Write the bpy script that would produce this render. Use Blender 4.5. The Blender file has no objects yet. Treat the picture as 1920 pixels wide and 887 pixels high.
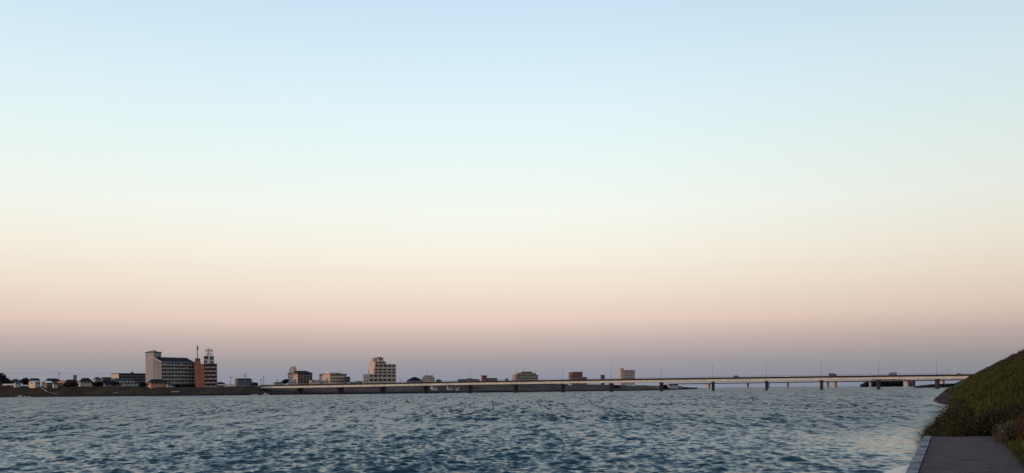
import bpy, math, random
import numpy as np
from mathutils import Matrix, Vector

random.seed(7); rng = np.random.default_rng(7)
R = math.radians
scene = bpy.context.scene
C = scene.collection

# ------------------------------------------------------------------ camera, sky, sun
F = 1663.0; X0 = 960.0; Y0 = 730.3; ROLL = 0.0100; CAMZ = 3.0     # focal length in photo pixels, horizon row
cam_d = bpy.data.cameras.new('camera'); cam = bpy.data.objects.new('camera', cam_d); C.objects.link(cam)
cam_d.sensor_fit = 'HORIZONTAL'; cam_d.sensor_width = 36.0; cam_d.lens = 36.0 * F / 1920.0
cam_d.shift_y = (Y0 - 443.5) / 1920.0
cam_d.clip_start = 0.1; cam_d.clip_end = 40000
cr, sr = math.cos(ROLL), math.sin(ROLL)
right = Vector((cr, 0, -sr)); up = Vector((sr, 0, cr)); back = Vector((0, -1, 0))
cam.matrix_world = Matrix.Translation((0, 0, CAMZ)) @ Matrix((right, up, back)).transposed().to_4x4()
scene.camera = cam

scene.view_settings.view_transform = 'Standard'; scene.view_settings.look = 'None'
scene.cycles.use_denoising = False
scene.view_settings.exposure = 0.0; scene.view_settings.gamma = 1.0; scene.view_settings.use_curve_mapping = False

def S(r, g, b, a=1.0):
    f = lambda c: (c/255/12.92) if c/255 <= 0.04045 else ((c/255+0.055)/1.055)**2.4
    return (f(r), f(g), f(b), a)

SUN_EL = R(3.5); SUN_DIR = Vector((-0.955, -0.29, 0)).normalized()   # towards the sun, low behind the left shoulder
w = bpy.data.worlds.new('World'); scene.world = w; w.use_nodes = True
nt = w.node_tree; nt.nodes.clear()
out = nt.nodes.new('ShaderNodeOutputWorld'); bg = nt.nodes.new('ShaderNodeBackground')
tc = nt.nodes.new('ShaderNodeTexCoord'); nrm = nt.nodes.new('ShaderNodeVectorMath'); nrm.operation = 'NORMALIZE'
sep = nt.nodes.new('ShaderNodeSeparateXYZ'); ramp = nt.nodes.new('ShaderNodeValToRGB')
nt.links.new(tc.outputs['Generated'], nrm.inputs[0]); nt.links.new(nrm.outputs[0], sep.inputs[0])
nt.links.new(sep.outputs['Z'], ramp.inputs[0])
NISH = .02; SUBT = (.030, .022, .010)      # what the physical sky already adds near the horizon ahead
def T(r, g, b): c = S(r, g, b); return (c[0]-SUBT[0], c[1]-SUBT[1], c[2]-SUBT[2], 1)
stops = [(0.0, T(139, 145, 161)), (.018, T(147, 149, 161)), (.031, T(159, 155, 160)), (.054, T(195, 175, 173)), (.078, T(228, 203, 190)),
         (.1137, T(242, 225, 207)), (.149, T(247, 239, 223)), (.195, T(246, 248, 238)), (.2505, T(236, 248, 244)),
         (.304, T(226, 244, 248)), (.354, T(215, 237, 247)), (.402, T(204, 228, 244)), (.60, S(168, 196, 222)), (1.0, S(128, 158, 196))]
cr_ = ramp.color_ramp; cr_.interpolation = 'LINEAR'
cr_.elements[0].position = stops[0][0]; cr_.elements[0].color = stops[0][1]
cr_.elements[1].position = stops[-1][0]; cr_.elements[1].color = stops[-1][1]
for p, c in stops[1:-1]:
    e = cr_.elements.new(p); e.color = c
sky = nt.nodes.new('ShaderNodeTexSky'); sky.sky_type = 'NISHITA'; sky.sun_disc = False
sky.sun_elevation = SUN_EL; sky.sun_rotation = math.atan2(SUN_DIR.x, SUN_DIR.y)
# twilight ramp (dusk band by elevation) plus the physical sky, whose glow stands behind the camera
sc = nt.nodes.new('ShaderNodeVectorMath'); sc.operation = 'SCALE'; sc.inputs['Scale'].default_value = NISH
nt.links.new(sky.outputs[0], sc.inputs[0])
# the sky dims a little to both sides of the middle, more to the right
mx_ = nt.nodes.new('ShaderNodeMath'); mx_.operation = 'MULTIPLY_ADD'; mx_.inputs[1].default_value = .5; mx_.inputs[2].default_value = .5
nt.links.new(sep.outputs['X'], mx_.inputs[0])
dk = nt.nodes.new('ShaderNodeValToRGB'); de = dk.color_ramp; de.interpolation = 'B_SPLINE'
de.elements[0].position = 0; de.elements[0].color = (1, 1, 1, 1); de.elements[1].position = 1; de.elements[1].color = (.8, .8, .8, 1)
for p_, v_ in ((.15, .97), (.25, .96), (.38, .985), (.5, 1.0), (.6, .97), (.75, .84)):
    e = de.elements.new(p_); e.color = (v_, v_, v_, 1)
nt.links.new(mx_.outputs[0], dk.inputs[0])
sc2 = nt.nodes.new('ShaderNodeVectorMath'); sc2.operation = 'SCALE'
nt.links.new(ramp.outputs[0], sc2.inputs[0]); nt.links.new(dk.outputs[0], sc2.inputs['Scale'])
ad = nt.nodes.new('ShaderNodeVectorMath'); ad.operation = 'ADD'
nt.links.new(sc2.outputs[0], ad.inputs[0]); nt.links.new(sc.outputs[0], ad.inputs[1])
nt.links.new(ad.outputs[0], bg.inputs[0]); bg.inputs[1].default_value = 1.0
nt.links.new(bg.outputs[0], out.inputs[0])

sd = bpy.data.lights.new('sun', 'SUN'); sd.energy = 2.0; sd.angle = R(3.0); sd.color = (1.0, 0.60, 0.42)
so = bpy.data.objects.new('sun', sd); C.objects.link(so)
tosun = Vector((SUN_DIR.x*math.cos(SUN_EL), SUN_DIR.y*math.cos(SUN_EL), math.sin(SUN_EL)))
so.rotation_euler = tosun.to_track_quat('Z', 'Y').to_euler()

# ------------------------------------------------------------------ helpers
def uv(x, y):
    dx, dy = x - X0, Y0 - y
    return (dx*cr + dy*sr)/F, (dy*cr - dx*sr)/F
def yh(x): return Y0 - ROLL*(x - X0)
def P(x, y, Z):
    u, v = uv(x, y); return Vector((Z*u, Z, CAMZ + Z*v))
def tx(x, y=None): return uv(x, yh(x) if y is None else y)[0]

class MB:
    def __init__(s): s.v = []; s.f = []
    def box(s, x0, x1, y0, y1, z0, z1):
        b = len(s.v)
        s.v += [(x0,y0,z0),(x1,y0,z0),(x1,y1,z0),(x0,y1,z0),(x0,y0,z1),(x1,y0,z1),(x1,y1,z1),(x0,y1,z1)]
        s.f += [tuple(b+i for i in q) for q in ((3,2,1,0),(4,5,6,7),(0,1,5,4),(1,2,6,5),(2,3,7,6),(3,0,4,7))]
        return s
    def poly(s, pts, faces):
        b = len(s.v); s.v += [tuple(p) for p in pts]; s.f += [tuple(b+i for i in q) for q in faces]; return s
    def tube(s, a, b_, r0, r1=None, n=8):
        r1 = r0 if r1 is None else r1
        a = Vector(a); b_ = Vector(b_); d = (b_-a).normalized()
        q = d.to_track_quat('Z', 'Y'); b = len(s.v)
        for (c, r) in ((a, r0), (b_, r1)):
            for i in range(n):
                t = 2*math.pi*i/n; s.v.append(tuple(c + q @ Vector((r*math.cos(t), r*math.sin(t), 0))))
        for i in range(n):
            j = (i+1) % n; s.f.append((b+i, b+j, b+n+j, b+n+i))
        s.f.append(tuple(b+i for i in range(n-1, -1, -1))); s.f.append(tuple(b+n+i for i in range(n)))
        return s
    def gable(s, x0, x1, y0, y1, z0, z1, inset=0.0, th=.25):
        ym = (y0+y1)/2
        pts = [(x0,y0,z0),(x1,y0,z0),(x1,y1,z0),(x0,y1,z0),(x0+inset,ym,z1),(x1-inset,ym,z1)]
        s.poly(pts, [(0,1,5,4),(2,3,4,5),(0,4,3),(1,2,5),(3,2,1,0)]); return s
    def build(s, name, m, parent=None, smooth=False, loc=None):
        me = bpy.data.meshes.new(name); me.from_pydata(s.v, [], s.f); me.update()
        if smooth:
            for p in me.polygons: p.use_smooth = True
        o = bpy.data.objects.new(name, me); C.objects.link(o)
        if m: me.materials.append(m)
        if parent: o.parent = parent
        if loc: o.location = loc
        return o

def tag(o, label=None, cat=None, group=None, kind=None):
    if label: o['label'] = label
    if cat: o['category'] = cat
    if group: o['group'] = group
    if kind: o['kind'] = kind
    return o
def empty(name, loc, rz, label, cat, group=None):
    o = bpy.data.objects.new(name, None); C.objects.link(o); o.location = loc; o.rotation_euler = (0, 0, rz)
    o.empty_display_size = 1
    return tag(o, label, cat, group)

def mat(name, col, rough=.8, var=.25, scale=.6, bump=0, spec=.3, col2=None, metallic=0, vscale=None, bscale=None):
    m = bpy.data.materials.new(name); m.use_nodes = True; n = m.node_tree; b = n.nodes['Principled BSDF']
    b.inputs['Roughness'].default_value = rough; b.inputs['Specular IOR Level'].default_value = spec
    b.inputs['Metallic'].default_value = metallic
    col = tuple(col)[:3] + (1,)
    t = n.nodes.new('ShaderNodeTexCoord'); mp = n.nodes.new('ShaderNodeMapping'); mp.inputs['Scale'].default_value = vscale or (1,1,1)
    n.links.new(t.outputs['Object'], mp.inputs[0])
    nz = n.nodes.new('ShaderNodeTexNoise'); nz.inputs['Scale'].default_value = scale; nz.inputs['Detail'].default_value = 6
    nz.inputs['Roughness'].default_value = .65
    n.links.new(mp.outputs[0], nz.inputs['Vector'])
    rp = n.nodes.new('ShaderNodeValToRGB'); rp.color_ramp.elements[0].position = .35; rp.color_ramp.elements[1].position = .68
    c2 = col2 or tuple(min(1, c*(1+var)) for c in col[:3]) + (1,)
    c1 = tuple(c*(1-var) for c in col[:3]) + (1,) if not col2 else col
    rp.color_ramp.elements[0].color = c1; rp.color_ramp.elements[1].color = tuple(c2)[:3] + (1,)
    n.links.new(nz.outputs['Fac'], rp.inputs[0]); n.links.new(rp.outputs[0], b.inputs['Base Color'])
    if bump:
        bz = n.nodes.new('ShaderNodeTexNoise'); bz.inputs['Scale'].default_value = bscale or scale*6; bz.inputs['Detail'].default_value = 8
        n.links.new(t.outputs['Object'], bz.inputs['Vector'])
        bp = n.nodes.new('ShaderNodeBump'); bp.inputs['Distance'].default_value = bump; bp.inputs['Strength'].default_value = 1
        n.links.new(bz.outputs['Fac'], bp.inputs['Height']); n.links.new(bp.outputs[0], b.inputs['Normal'])
    return m

M = {}
M['cream'] = mat('cream_render', (.45,.36,.28), scale=.12, var=.12)
M['beige'] = mat('beige_render', (.40,.31,.24), scale=.15, var=.15)
M['greyw'] = mat('grey_render', (.22,.20,.19), scale=.12, var=.15)
M['greyd'] = mat('dark_grey_render', (.11,.10,.12), scale=.12, var=.2)
M['mauve'] = mat('mauve_render', (.13,.105,.115), scale=.15, var=.2)
M['green'] = mat('grey_green_render', (.10,.098,.078), scale=.2, var=.2)
M['brick'] = mat('brick_red_tile', (.38,.115,.075), scale=.2, var=.12)
M['brickd'] = mat('dark_brick_tile', (.20,.07,.065), scale=.2, var=.2)
M['pinkw'] = mat('pink_render', (.44,.325,.275), scale=.15, var=.1)
M['white'] = mat('white_paint', (.60,.58,.55), scale=.3, var=.1, rough=.5)
M['palew'] = mat('pale_concrete', (.36,.33,.31), scale=.3, var=.15)
M['orange'] = mat('ochre_render', (.40,.20,.11), scale=.3, var=.15)
M['roofb'] = mat('slate_blue_roof', (.013,.015,.024), spec=.08, rough=.9, scale=.5, var=.3)
M['roofd'] = mat('dark_tile_roof', (.018,.017,.022), spec=.08, rough=.9, scale=.5, var=.3)
M['roofg'] = mat('grey_roof', (.040,.040,.046), spec=.1, rough=.9, scale=.5, var=.3)
M['shade'] = mat('dark_opening', (.010,.009,.012), rough=.7, scale=.7, var=.4)
M['glass'] = mat('window_glass', (.02,.022,.028), rough=.12, scale=.4, var=.4, spec=.5)
M['steel'] = mat('galvanised_steel', (.16,.165,.18), rough=.5, scale=1, var=.2, metallic=.4)
M['dsteel'] = mat('dark_steel', (.05,.05,.058), rough=.5, scale=1, var=.2)
M['girder'] = mat('cream_bridge_paint', (.56,.55,.47), rough=.5, scale=.15, var=.14, vscale=(1,1,.3))
M['parapet'] = mat('dark_parapet', (.012,.011,.014), rough=.7, scale=.3, var=.3)
M['pier'] = mat('dark_pier_concrete', (.022,.015,.019), scale=.25, var=.35, vscale=(1,1,.25))
M['pierp'] = mat('pale_pier_concrete', (.30,.295,.30), scale=.1, var=.15)
M['asph'] = mat('bridge_asphalt', (.05,.05,.052), scale=.2, var=.2)
M['bark'] = mat('bark', (.045,.035,.03), scale=3, var=.3)
M['leafd'] = mat('dark_foliage', (.012,.018,.016), scale=.9, var=.5, spec=.1)
M['leafm'] = mat('olive_foliage', (.028,.034,.02), scale=.9, var=.5, spec=.1)
M['leafp'] = mat('purple_brown_foliage', (.03,.02,.024), scale=.9, var=.5, spec=.1)
M['leafb'] = mat('haze_blue_foliage', (.012,.018,.032), scale=.08, var=.45, spec=.1)  # blue of the distance haze is mixed into this foliage colour
M['boat'] = mat('boat_white', (.45,.45,.45), rough=.4, scale=1, var=.1)
M['tyre'] = mat('rubber', (.02,.02,.02), scale=2, var=.2)

# ------------------------------------------------------------------ ground / riverbed
MB().poly([(-16000,-6000,-4),(16000,-6000,-4),(16000,26000,-4),(-16000,26000,-4)], [(0,1,2,3)]).build('ground', mat('river_bed', (.06,.055,.045), scale=.02))
tag(bpy.data.objects['ground'], kind='structure')

# ------------------------------------------------------------------ water: real waves near, band-limited by grid spacing, bump beyond
def water():
    rows = [3.0]
    while rows[-1] < 14000:
        Z = rows[-1]
        rows.append(Z + max(.10, Z*Z/(887*3.0)/10, Z*.0035 if Z < 16 else 0))
    rows = np.array(rows); dr = np.diff(rows, append=rows[-1]*1.05)
    front = np.linspace(-37, 37, 1500)
    side = np.concatenate([np.arange(-180, -37, 3.0), front, np.arange(40, 181, 3.0)])
    az = np.radians(side)
    RR, AA = np.meshgrid(rows, az, indexing='ij')
    Xg = RR*np.tan(np.clip(AA, -1.2, 1.2)) if False else RR*np.sin(AA)
    Yg = RR*np.cos(AA)
    D = np.repeat(dr[:, None], len(az), 1)
    K = 96; K2 = 36
    lam = np.exp(rng.uniform(np.log(.22), np.log(4.0), K)); lam = np.concatenate([lam, np.exp(rng.uniform(np.log(4.0), np.log(34.0), K2))]); K += K2
    th = rng.normal(R(-101), R(30), K)           # travelling towards the viewer, a little to the left
    k = 2*np.pi/lam
    s0 = np.where(lam < 4.0, .072*np.where(lam > .5, (.5/lam)**.85, 1.0), .009)
    a = s0/k
    ph = rng.uniform(0, 2*np.pi, K)
    h = np.zeros_like(Xg); dxx = np.zeros_like(Xg); dyy = np.zeros_like(Xg); miss = np.zeros_like(Xg); tot = 0
    for i in range(K):
        kx, ky = k[i]*math.cos(th[i]), k[i]*math.sin(th[i])
        amp = np.clip((lam[i]/D - 2.0)/1.2, 0, 1)
        t = kx*Xg + ky*Yg + ph[i]
        h += a[i]*amp*np.cos(t); sn = np.sin(t)*a[i]*amp
        dxx -= .85*math.cos(th[i])*sn; dyy -= .85*math.sin(th[i])*sn
        miss += s0[i]**2*(1-amp); tot += s0[i]**2
    # gust patches
    g = 1 + .30*np.sin(Xg*.11+Yg*.031+1)*np.sin(Yg*.043-Xg*.02) + .22*np.sin(Xg*.031-2+Yg*.012)*np.sin(Yg*.017+.6)
    # sheltered strip along the near quay
    c = Xg - .495*Yg
    calm = 1 - .66*np.exp(-((c+1.2)/(3.0+.03*np.maximum(Yg, 0)))**2)*(Yg > 0)*np.clip((Yg-22)/25, .35, 1)
    g = np.clip(g, .4, 1.5)*calm
    h *= g; dxx *= g; dyy *= g
    V = np.stack([Xg+dxx, Yg+dyy, h], -1).reshape(-1, 3)
    nr, nc = Xg.shape
    idx = np.arange(nr*nc).reshape(nr, nc)
    q = np.stack([idx[:-1, :-1], idx[:-1, 1:], idx[1:, 1:], idx[1:, :-1]], -1).reshape(-1, 4)[:, ::-1]
    me = bpy.data.meshes.new('water')
    me.vertices.add(len(V)); me.vertices.foreach_set('co', V.astype(np.float32).ravel())
    me.loops.add(q.size); me.loops.foreach_set('vertex_index', q.astype(np.int32).ravel())
    me.polygons.add(len(q)); me.polygons.foreach_set('loop_start', np.arange(0, q.size, 4, dtype=np.int32))
    me.update(calc_edges=True)
    me.polygons.foreach_set('use_smooth', np.ones(len(q), bool))
    at = me.attributes.new('far', 'FLOAT', 'POINT'); at.data.foreach_set('value', (np.sqrt(miss/tot)).ravel().astype(np.float32))
    at = me.attributes.new('calm', 'FLOAT', 'POINT'); at.data.foreach_set('value', g.ravel().astype(np.float32))
    o = bpy.data.objects.new('water', me); C.objects.link(o); tag(o, kind='structure')
    m = bpy.data.materials.new('river_water'); m.use_nodes = True; n = m.node_tree; b = n.nodes['Principled BSDF']
    b.inputs['Base Color'].default_value = (.003, .027, .040, 1); b.inputs['Roughness'].default_value = .07
    b.inputs['IOR'].default_value = 1.333
    L = n.links.new
    t = n.nodes.new('ShaderNodeTexCoord')
    def noise(sc, vs, det=3):
        mp = n.nodes.new('ShaderNodeMapping'); mp.inputs['Scale'].default_value = vs; mp.inputs['Rotation'].default_value = (0, 0, R(12))
        nz = n.nodes.new('ShaderNodeTexNoise'); nz.inputs['Scale'].default_value = sc; nz.inputs['Detail'].default_value = det
        nz.inputs['Roughness'].default_value = .6
        L(t.outputs['Object'], mp.inputs[0]); L(mp.outputs[0], nz.inputs['Vector']); return nz
    fa = n.nodes.new('ShaderNodeAttribute'); fa.attribute_name = 'far'
    ca = n.nodes.new('ShaderNodeAttribute'); ca.attribute_name = 'calm'
    # wavelets too small for the grid tilt the normal directly (slopes, not heights, so they survive distance)
    geo = n.nodes.new('ShaderNodeNewGeometry')
    def vm(op, a, b_=None, sc_=None):
        v = n.nodes.new('ShaderNodeVectorMath'); v.operation = op
        L(a, v.inputs[0])
        if b_ is not None:
            if isinstance(b_, tuple): v.inputs[1].default_value = b_
            else: L(b_, v.inputs[1])
        if sc_ is not None:
            if isinstance(sc_, float): v.inputs['Scale'].default_value = sc_
            else: L(sc_, v.inputs['Scale'])
        return v.outputs[0]
    def tilt(nz, amt):
        d = vm('SUBTRACT', nz.outputs['Color'], (.5, .5, .5)); return vm('MULTIPLY', d, (amt*.7, amt, 0.0))
    mm = n.nodes.new('ShaderNodeMath'); mm.operation = 'MULTIPLY'
    L(fa.outputs['Fac'], mm.inputs[0]); L(ca.outputs['Fac'], mm.inputs[1])
    t1 = vm('SCALE', tilt(noise(5.5, (.4, 1, 1), 4), 1.25), None, ca.outputs['Fac'])
    far1 = vm('ADD', tilt(noise(2.0, (.6, 1, 1), 4), 3.2), vm('ADD', tilt(noise(3.2, (.5, .09, 1), 3), 4.4), tilt(noise(1.1, (.45, .055, 1), 4), 3.0)))
    t2 = vm('SCALE', far1, None, mm.outputs[0])
    nn_ = vm('NORMALIZE', vm('ADD', geo.outputs['Normal'], vm('ADD', t1, t2)))
    L(nn_, b.inputs['Normal'])
    ro_ = n.nodes.new('ShaderNodeMapRange'); ro_.inputs['To Min'].default_value = .08; ro_.inputs['To Max'].default_value = .36
    L(fa.outputs['Fac'], ro_.inputs[0]); L(ro_.outputs[0], b.inputs['Roughness'])
    me.materials.append(m)
water()

# ------------------------------------------------------------------ far bank (levee)
GZ = 2.5
BANK = [(-420,1060,721),(-150,1020,722.5),(0,1000,723.3),(70,972,724),(150,940,724.6),(300,890,726),(410,860,726),(455,858,723.6),(486,868,722.8),(500,872,726.5),
        (560,882,725),(700,893,722),(780,897,720.5),(900,935,719.8),(1000,978,719.5),(1100,1028,720.5),(1200,1084,722.5),
        (1245,1160,724),(1275,1400,725.6),(1296,1560,726.4),(1308,1800,726.6)]
def bank_interp(x, k):
    for a, b in zip(BANK[:-1], BANK[1:]):
        if a[0] <= x <= b[0]:
            t = (x-a[0])/(b[0]-a[0]); return a[k]*(1-t)+b[k]*t
    return BANK[-1][k] if x > BANK[-1][0] else BANK[0][k]
def crest_depth(x):
    return bank_interp(x, 1) + (36 if x < 470 else (60 if x > 500 else 36+24*(x-470)/30))
def make_bank():
    xs = np.concatenate([np.arange(-420, 1240, 4.0), np.arange(1240, 1309, 2.0)])
    prof = []
    for x in xs:
        zw = bank_interp(x, 1) + random.uniform(-1.2, 1.2); zc = crest_depth(x); u = tx(x)
        zcr = max(.9, CAMZ + zc*(yh(x)-bank_interp(x, 2))/F)
        j = lambda s=.15: random.uniform(-s, s)
        pts = []
        pts.append((zw, -.6)); pts.append((zw+1.2, .75+j(.3)))
        for t in (.12, .3, .5, .72, .9, 1.0):
            pts.append((zw+3+(zc-zw-3)*t, .9+(zcr-.9)*(t**(.95 if x < 480 else 1.15))+j(.2)))
        pts.append((zc+6, zcr+j(.1))); pts.append((zc+24, min(GZ, zcr))); pts.append((zc+120, min(GZ, zcr))); pts.append((9000, 2.3))
        prof.append([(u*Z, Z, z) for Z, z in pts])
    n = len(prof[0]); mb = MB()
    for p in prof: mb.v += p
    for i in range(len(prof)-1):
        for k in range(n-1):
            mb.f.append((i*n+k, (i+1)*n+k, (i+1)*n+k+1, i*n+k+1))
    m = bpy.data.materials.new('levee_grass'); m.use_nodes = True; nn = m.node_tree; b = nn.nodes['Principled BSDF']; b.inputs['Roughness'].default_value = .95
    b.inputs['Specular IOR Level'].default_value = .05
    g = nn.nodes.new('ShaderNodeNewGeometry'); sp = nn.nodes.new('ShaderNodeSeparateXYZ'); nn.links.new(g.outputs['Position'], sp.inputs[0])
    nz = nn.nodes.new('ShaderNodeTexNoise'); nz.inputs['Scale'].default_value = .035; nz.inputs['Detail'].default_value = 8; nz.inputs['Roughness'].default_value = .7
    nn.links.new(g.outputs['Position'], nz.inputs['Vector'])
    rp = nn.nodes.new('ShaderNodeValToRGB'); E_ = rp.color_ramp.elements
    E_[0].position = .34; E_[0].color = (.022,.014,.017,1); E_[1].position = .66; E_[1].color = (.046,.036,.014,1)
    e = E_.new(.5); e.color = (.031,.021,.015,1)
    nn.links.new(nz.outputs['Fac'], rp.inputs[0])
    nd = nn.nodes.new('ShaderNodeMix'); nd.data_type = 'RGBA'; md = nn.nodes.new('ShaderNodeMapRange'); md.inputs['From Min'].default_value = -262; md.inputs['From Max'].default_value = -225
    nn.links.new(sp.outputs['X'], md.inputs[0]); nn.links.new(md.outputs[0], nd.inputs['Factor']); nn.links.new(rp.outputs[0], nd.inputs['A'])
    rq = nn.nodes.new('ShaderNodeValToRGB'); rq.color_ramp.elements[0].position = .38; rq.color_ramp.elements[0].color = (.042,.026,.025,1); rq.color_ramp.elements[1].position = .64; rq.color_ramp.elements[1].color = (.105,.070,.054,1)
    nn.links.new(nz.outputs['Fac'], rq.inputs[0]); nn.links.new(rq.outputs[0], nd.inputs['B'])
    # stone facing at the foot of the bank, set by height
    nz2 = nn.nodes.new('ShaderNodeTexNoise'); nz2.inputs['Scale'].default_value = .5; nn.links.new(g.outputs['Position'], nz2.inputs['Vector'])
    ml = nn.nodes.new('ShaderNodeMath'); ml.operation = 'MULTIPLY_ADD'; ml.inputs[1].default_value = 1.6; nn.links.new(nz2.outputs['Fac'], ml.inputs[0]); nn.links.new(sp.outputs['Z'], ml.inputs[2])
    mr = nn.nodes.new('ShaderNodeMapRange'); mr.inputs['From Min'].default_value = 2.0; mr.inputs['From Max'].default_value = 3.2
    nn.links.new(ml.outputs[0], mr.inputs[0])
    mx = nn.nodes.new('ShaderNodeMix'); mx.data_type = 'RGBA'; mx.inputs['A'].default_value = (.016,.013,.017,1)
    nn.links.new(mr.outputs[0], mx.inputs['Factor']); nn.links.new(nd.outputs['Result'], mx.inputs['B']); nn.links.new(mx.outputs['Result'], b.inputs['Base Color'])
    o = mb.build('river_bank', m, smooth=True); tag(o, kind='structure')
    return o
make_bank()

def bank_z(x, Z):
    """height of the bank surface on the ray of photo column x at depth Z"""
    zw = bank_interp(x, 1); zc = crest_depth(x); zcr = max(.9, CAMZ + zc*(yh(x)-bank_interp(x, 2))/F)
    t = min(1, max(0, (Z-zw-3)/(zc-zw-3)))
    return .9+(zcr-.9)*(t**(.95 if x < 480 else 1.15))
def strip(name, pts, wd, m):
    """narrow sheet lying on the bank: pts = (photo column, fraction up the bank)"""
    V = []; mb = MB()
    dense = []
    for (a, b) in zip(pts[:-1], pts[1:]):
        for i in range(8):
            t = i/8; dense.append((a[0]*(1-t)+b[0]*t, a[1]*(1-t)+b[1]*t))
    dense.append(pts[-1])
    for x, f in dense:
        zw = bank_interp(x, 1); zc = crest_depth(x)
        for dz in (0, wd):
            Z = zw+3+(zc-zw-3)*f+dz
            V.append((tx(x)*Z, Z, bank_z(x, Z)+.45))
    mb.v = V
    for i in range(len(dense)-1): mb.f.append((2*i, 2*i+2, 2*i+3, 2*i+1))
    o = mb.build(name, m); tag(o, kind='structure'); return o
strip('path', [(74,.92),(80,.66),(88,.38)], 2.2, M['palew'])
strip('path', [(88,.36),(97,.22),(108,.10)], 1.6, M['mauve'])
strip('road', [(424,.97),(445,.93),(462,.99)], 2.5, mat('dusty_road', (.20,.12,.09), scale=.2))
strip('road', [(452,.80),(466,.90),(480,.97)], 1.5, M['mauve'])

# ------------------------------------------------------------------ near quay, path and grassy levee on the right
def section_near():
    concrete = mat('path_concrete', (.068,.041,.042), rough=.95, scale=2.2, var=.42, bump=.006, bscale=30, spec=.2)
    cop = mat('coping_concrete', (.04,.038,.046), rough=.8, scale=2.0, var=.0, col2=(.30,.285,.28,1), bump=.02, bscale=25)
    slab = mat('pale_slab', (.60,.55,.45), rough=.6, scale=1.5, var=.15, bump=.01, bscale=20)
    # path
    Z = np.arange(-30, 27.7, .6); mb = MB()
    for z in Z:
        e = 1.75 + .15*math.sin(z*1.7)+.1*math.sin(z*4.1)
        for c in (-.60, .3, 1.1, e, 2.6): mb.v.append((.495*z+c, z, 1.40 + .006*math.sin(z*2+c*3)))
    for i in range(len(Z)-1):
        for k in range(4): a = i*5+k; mb.f.append((a, a+1, a+6, a+5))
    tag(mb.build('path', concrete), kind='structure')
    # quay wall with coping
    rt = empty('quay_wall', (0, 0, 0), 0, 'low concrete quay wall with worn pale coping between the dark path and the water', 'wall')
    zs = [-31+i*1.2 for i in range(50)]
    mb = MB()
    for a in zs:
        b = min(a+1.18, 27.6)
        if a > 27: continue
        c0, c1 = -.85, -.62
        c0 += random.uniform(-.010, .010); dh = random.uniform(-.012, .012)
        pts = [(.495*z+c, z, h) for h in (1.15, 1.425+dh) for (z, c) in ((a, c0), (a, c1), (b, c1), (b, c0))]
        mb.poly(pts, [(3,2,1,0),(4,5,6,7),(0,1,5,4),(1,2,6,5),(2,3,7,6),(3,0,4,7)])
    mb.build('coping', cop, rt)
    mb = MB(); pts = [(.495*z+c, z, h) for h in (-3, 1.148) for (z, c) in ((-30,-.85),(-30,-.62),(29,-.62),(29,-.85))]
    mb.poly(pts, [(3,2,1,0),(4,5,6,7),(0,1,5,4),(1,2,6,5),(2,3,7,6),(3,0,4,7)]); mb.build('wall', cop, rt)
    # low slab at the water line
    mb = MB(); zz = np.arange(-10, 28.2, .3)
    for z in zz:
        k = 1 if z < 25 else max(.1, (28.4-z)/3.4)
        l = -.9 - (.95+.12*math.sin(z*1.3)+.10*math.sin(z*3.7)+random.uniform(-.08,.08))*k
        for c, h in ((-.86, .72), ((-.86+l)/2, .66), (l, .56), (l-.05, -1.2)): mb.v.append((.495*z+c, z, h))
    for i in range(len(zz)-1):
        for k in range(3): a = i*4+k; mb.f.append((a+1, a, a+4, a+5))
    n0 = len(mb.v)-4; mb.f.append((n0, n0+1, n0+2, n0+3))
    o = mb.build('concrete_apron', slab); tag(o, 'pale concrete slab lying at water level against the foot of the quay wall', 'slab')

def toe(Z):
    if Z < 135: return -.55 + .12*math.sin(Z*.7)
    if Z < 162: return -.55 - 2.0*((Z-135)/27)
    return -2.55 + .15*math.sin(Z*.2)
def slope_z(c, Z):
    """height of the grassed surface at offset c from the quay line"""
    ct = toe(Z)
    if Z < 27.8: pts = [(1.5, 1.38), (2.4, 1.62), (6.5, 4.75), (10.3, 7.5), (15, 7.5)]
    else: pts = [(ct, -.5), (ct+.6, .7), (ct+1.4, 1.35), (2.2, 1.7), (6.5, 4.75), (10.3, 7.5), (15, 7.5)]
    if c <= pts[0][0]: return pts[0][1]
    for a, b in zip(pts[:-1], pts[1:]):
        if c <= b[0]: return a[1]+(b[1]-a[1])*(c-a[0])/(b[0]-a[0])
    return pts[-1][1]
def levee_near():
    soil = mat('grass_soil', (.020,.017,.010), rough=1, scale=.35, var=.4, col2=(.030,.034,.010,1), bump=.12, bscale=1.5, spec=.05)
    mb = MB()
    Zs = list(np.arange(-40, 26, 2.0)) + list(np.arange(26, 60, .7)) + list(np.arange(60, 170, 2.0)) + list(np.arange(170, 600, 8)) + list(np.arange(600, 2400, 40))
    cs_near = [1.5, 1.8, 2.4, 3.5, 5, 6.5, 8.4, 10.3, 13, 15, 30, 400]
    for z in Zs:
        if z < 27.8: cs = [1.5+.02*k for k in range(3)] + cs_near
        else:
            t = toe(z); cs = [t, t+.6, t+1.4] + [t+1.4+(2.2-t-1.4)*(k/2) for k in (1, 2)] + cs_near[3:]
            cs = cs + [cs[-1]]*(15-len(cs)); 
        cs = sorted(cs)[:15]
        for c in cs:
            h = slope_z(c, z) if c < 16 else (2.4 if c > 20 else 7.5)
            bumpy = 0
            mb.v.append((.495*z+c, z, h+bumpy))
    for i in range(len(Zs)-1):
        for k in range(14): a = i*15+k; mb.f.append((a, a+1, a+16, a+15))
    o = mb.build('levee_slope', soil, smooth=True); tag(o, kind='structure')
section_near(); levee_near()

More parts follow.
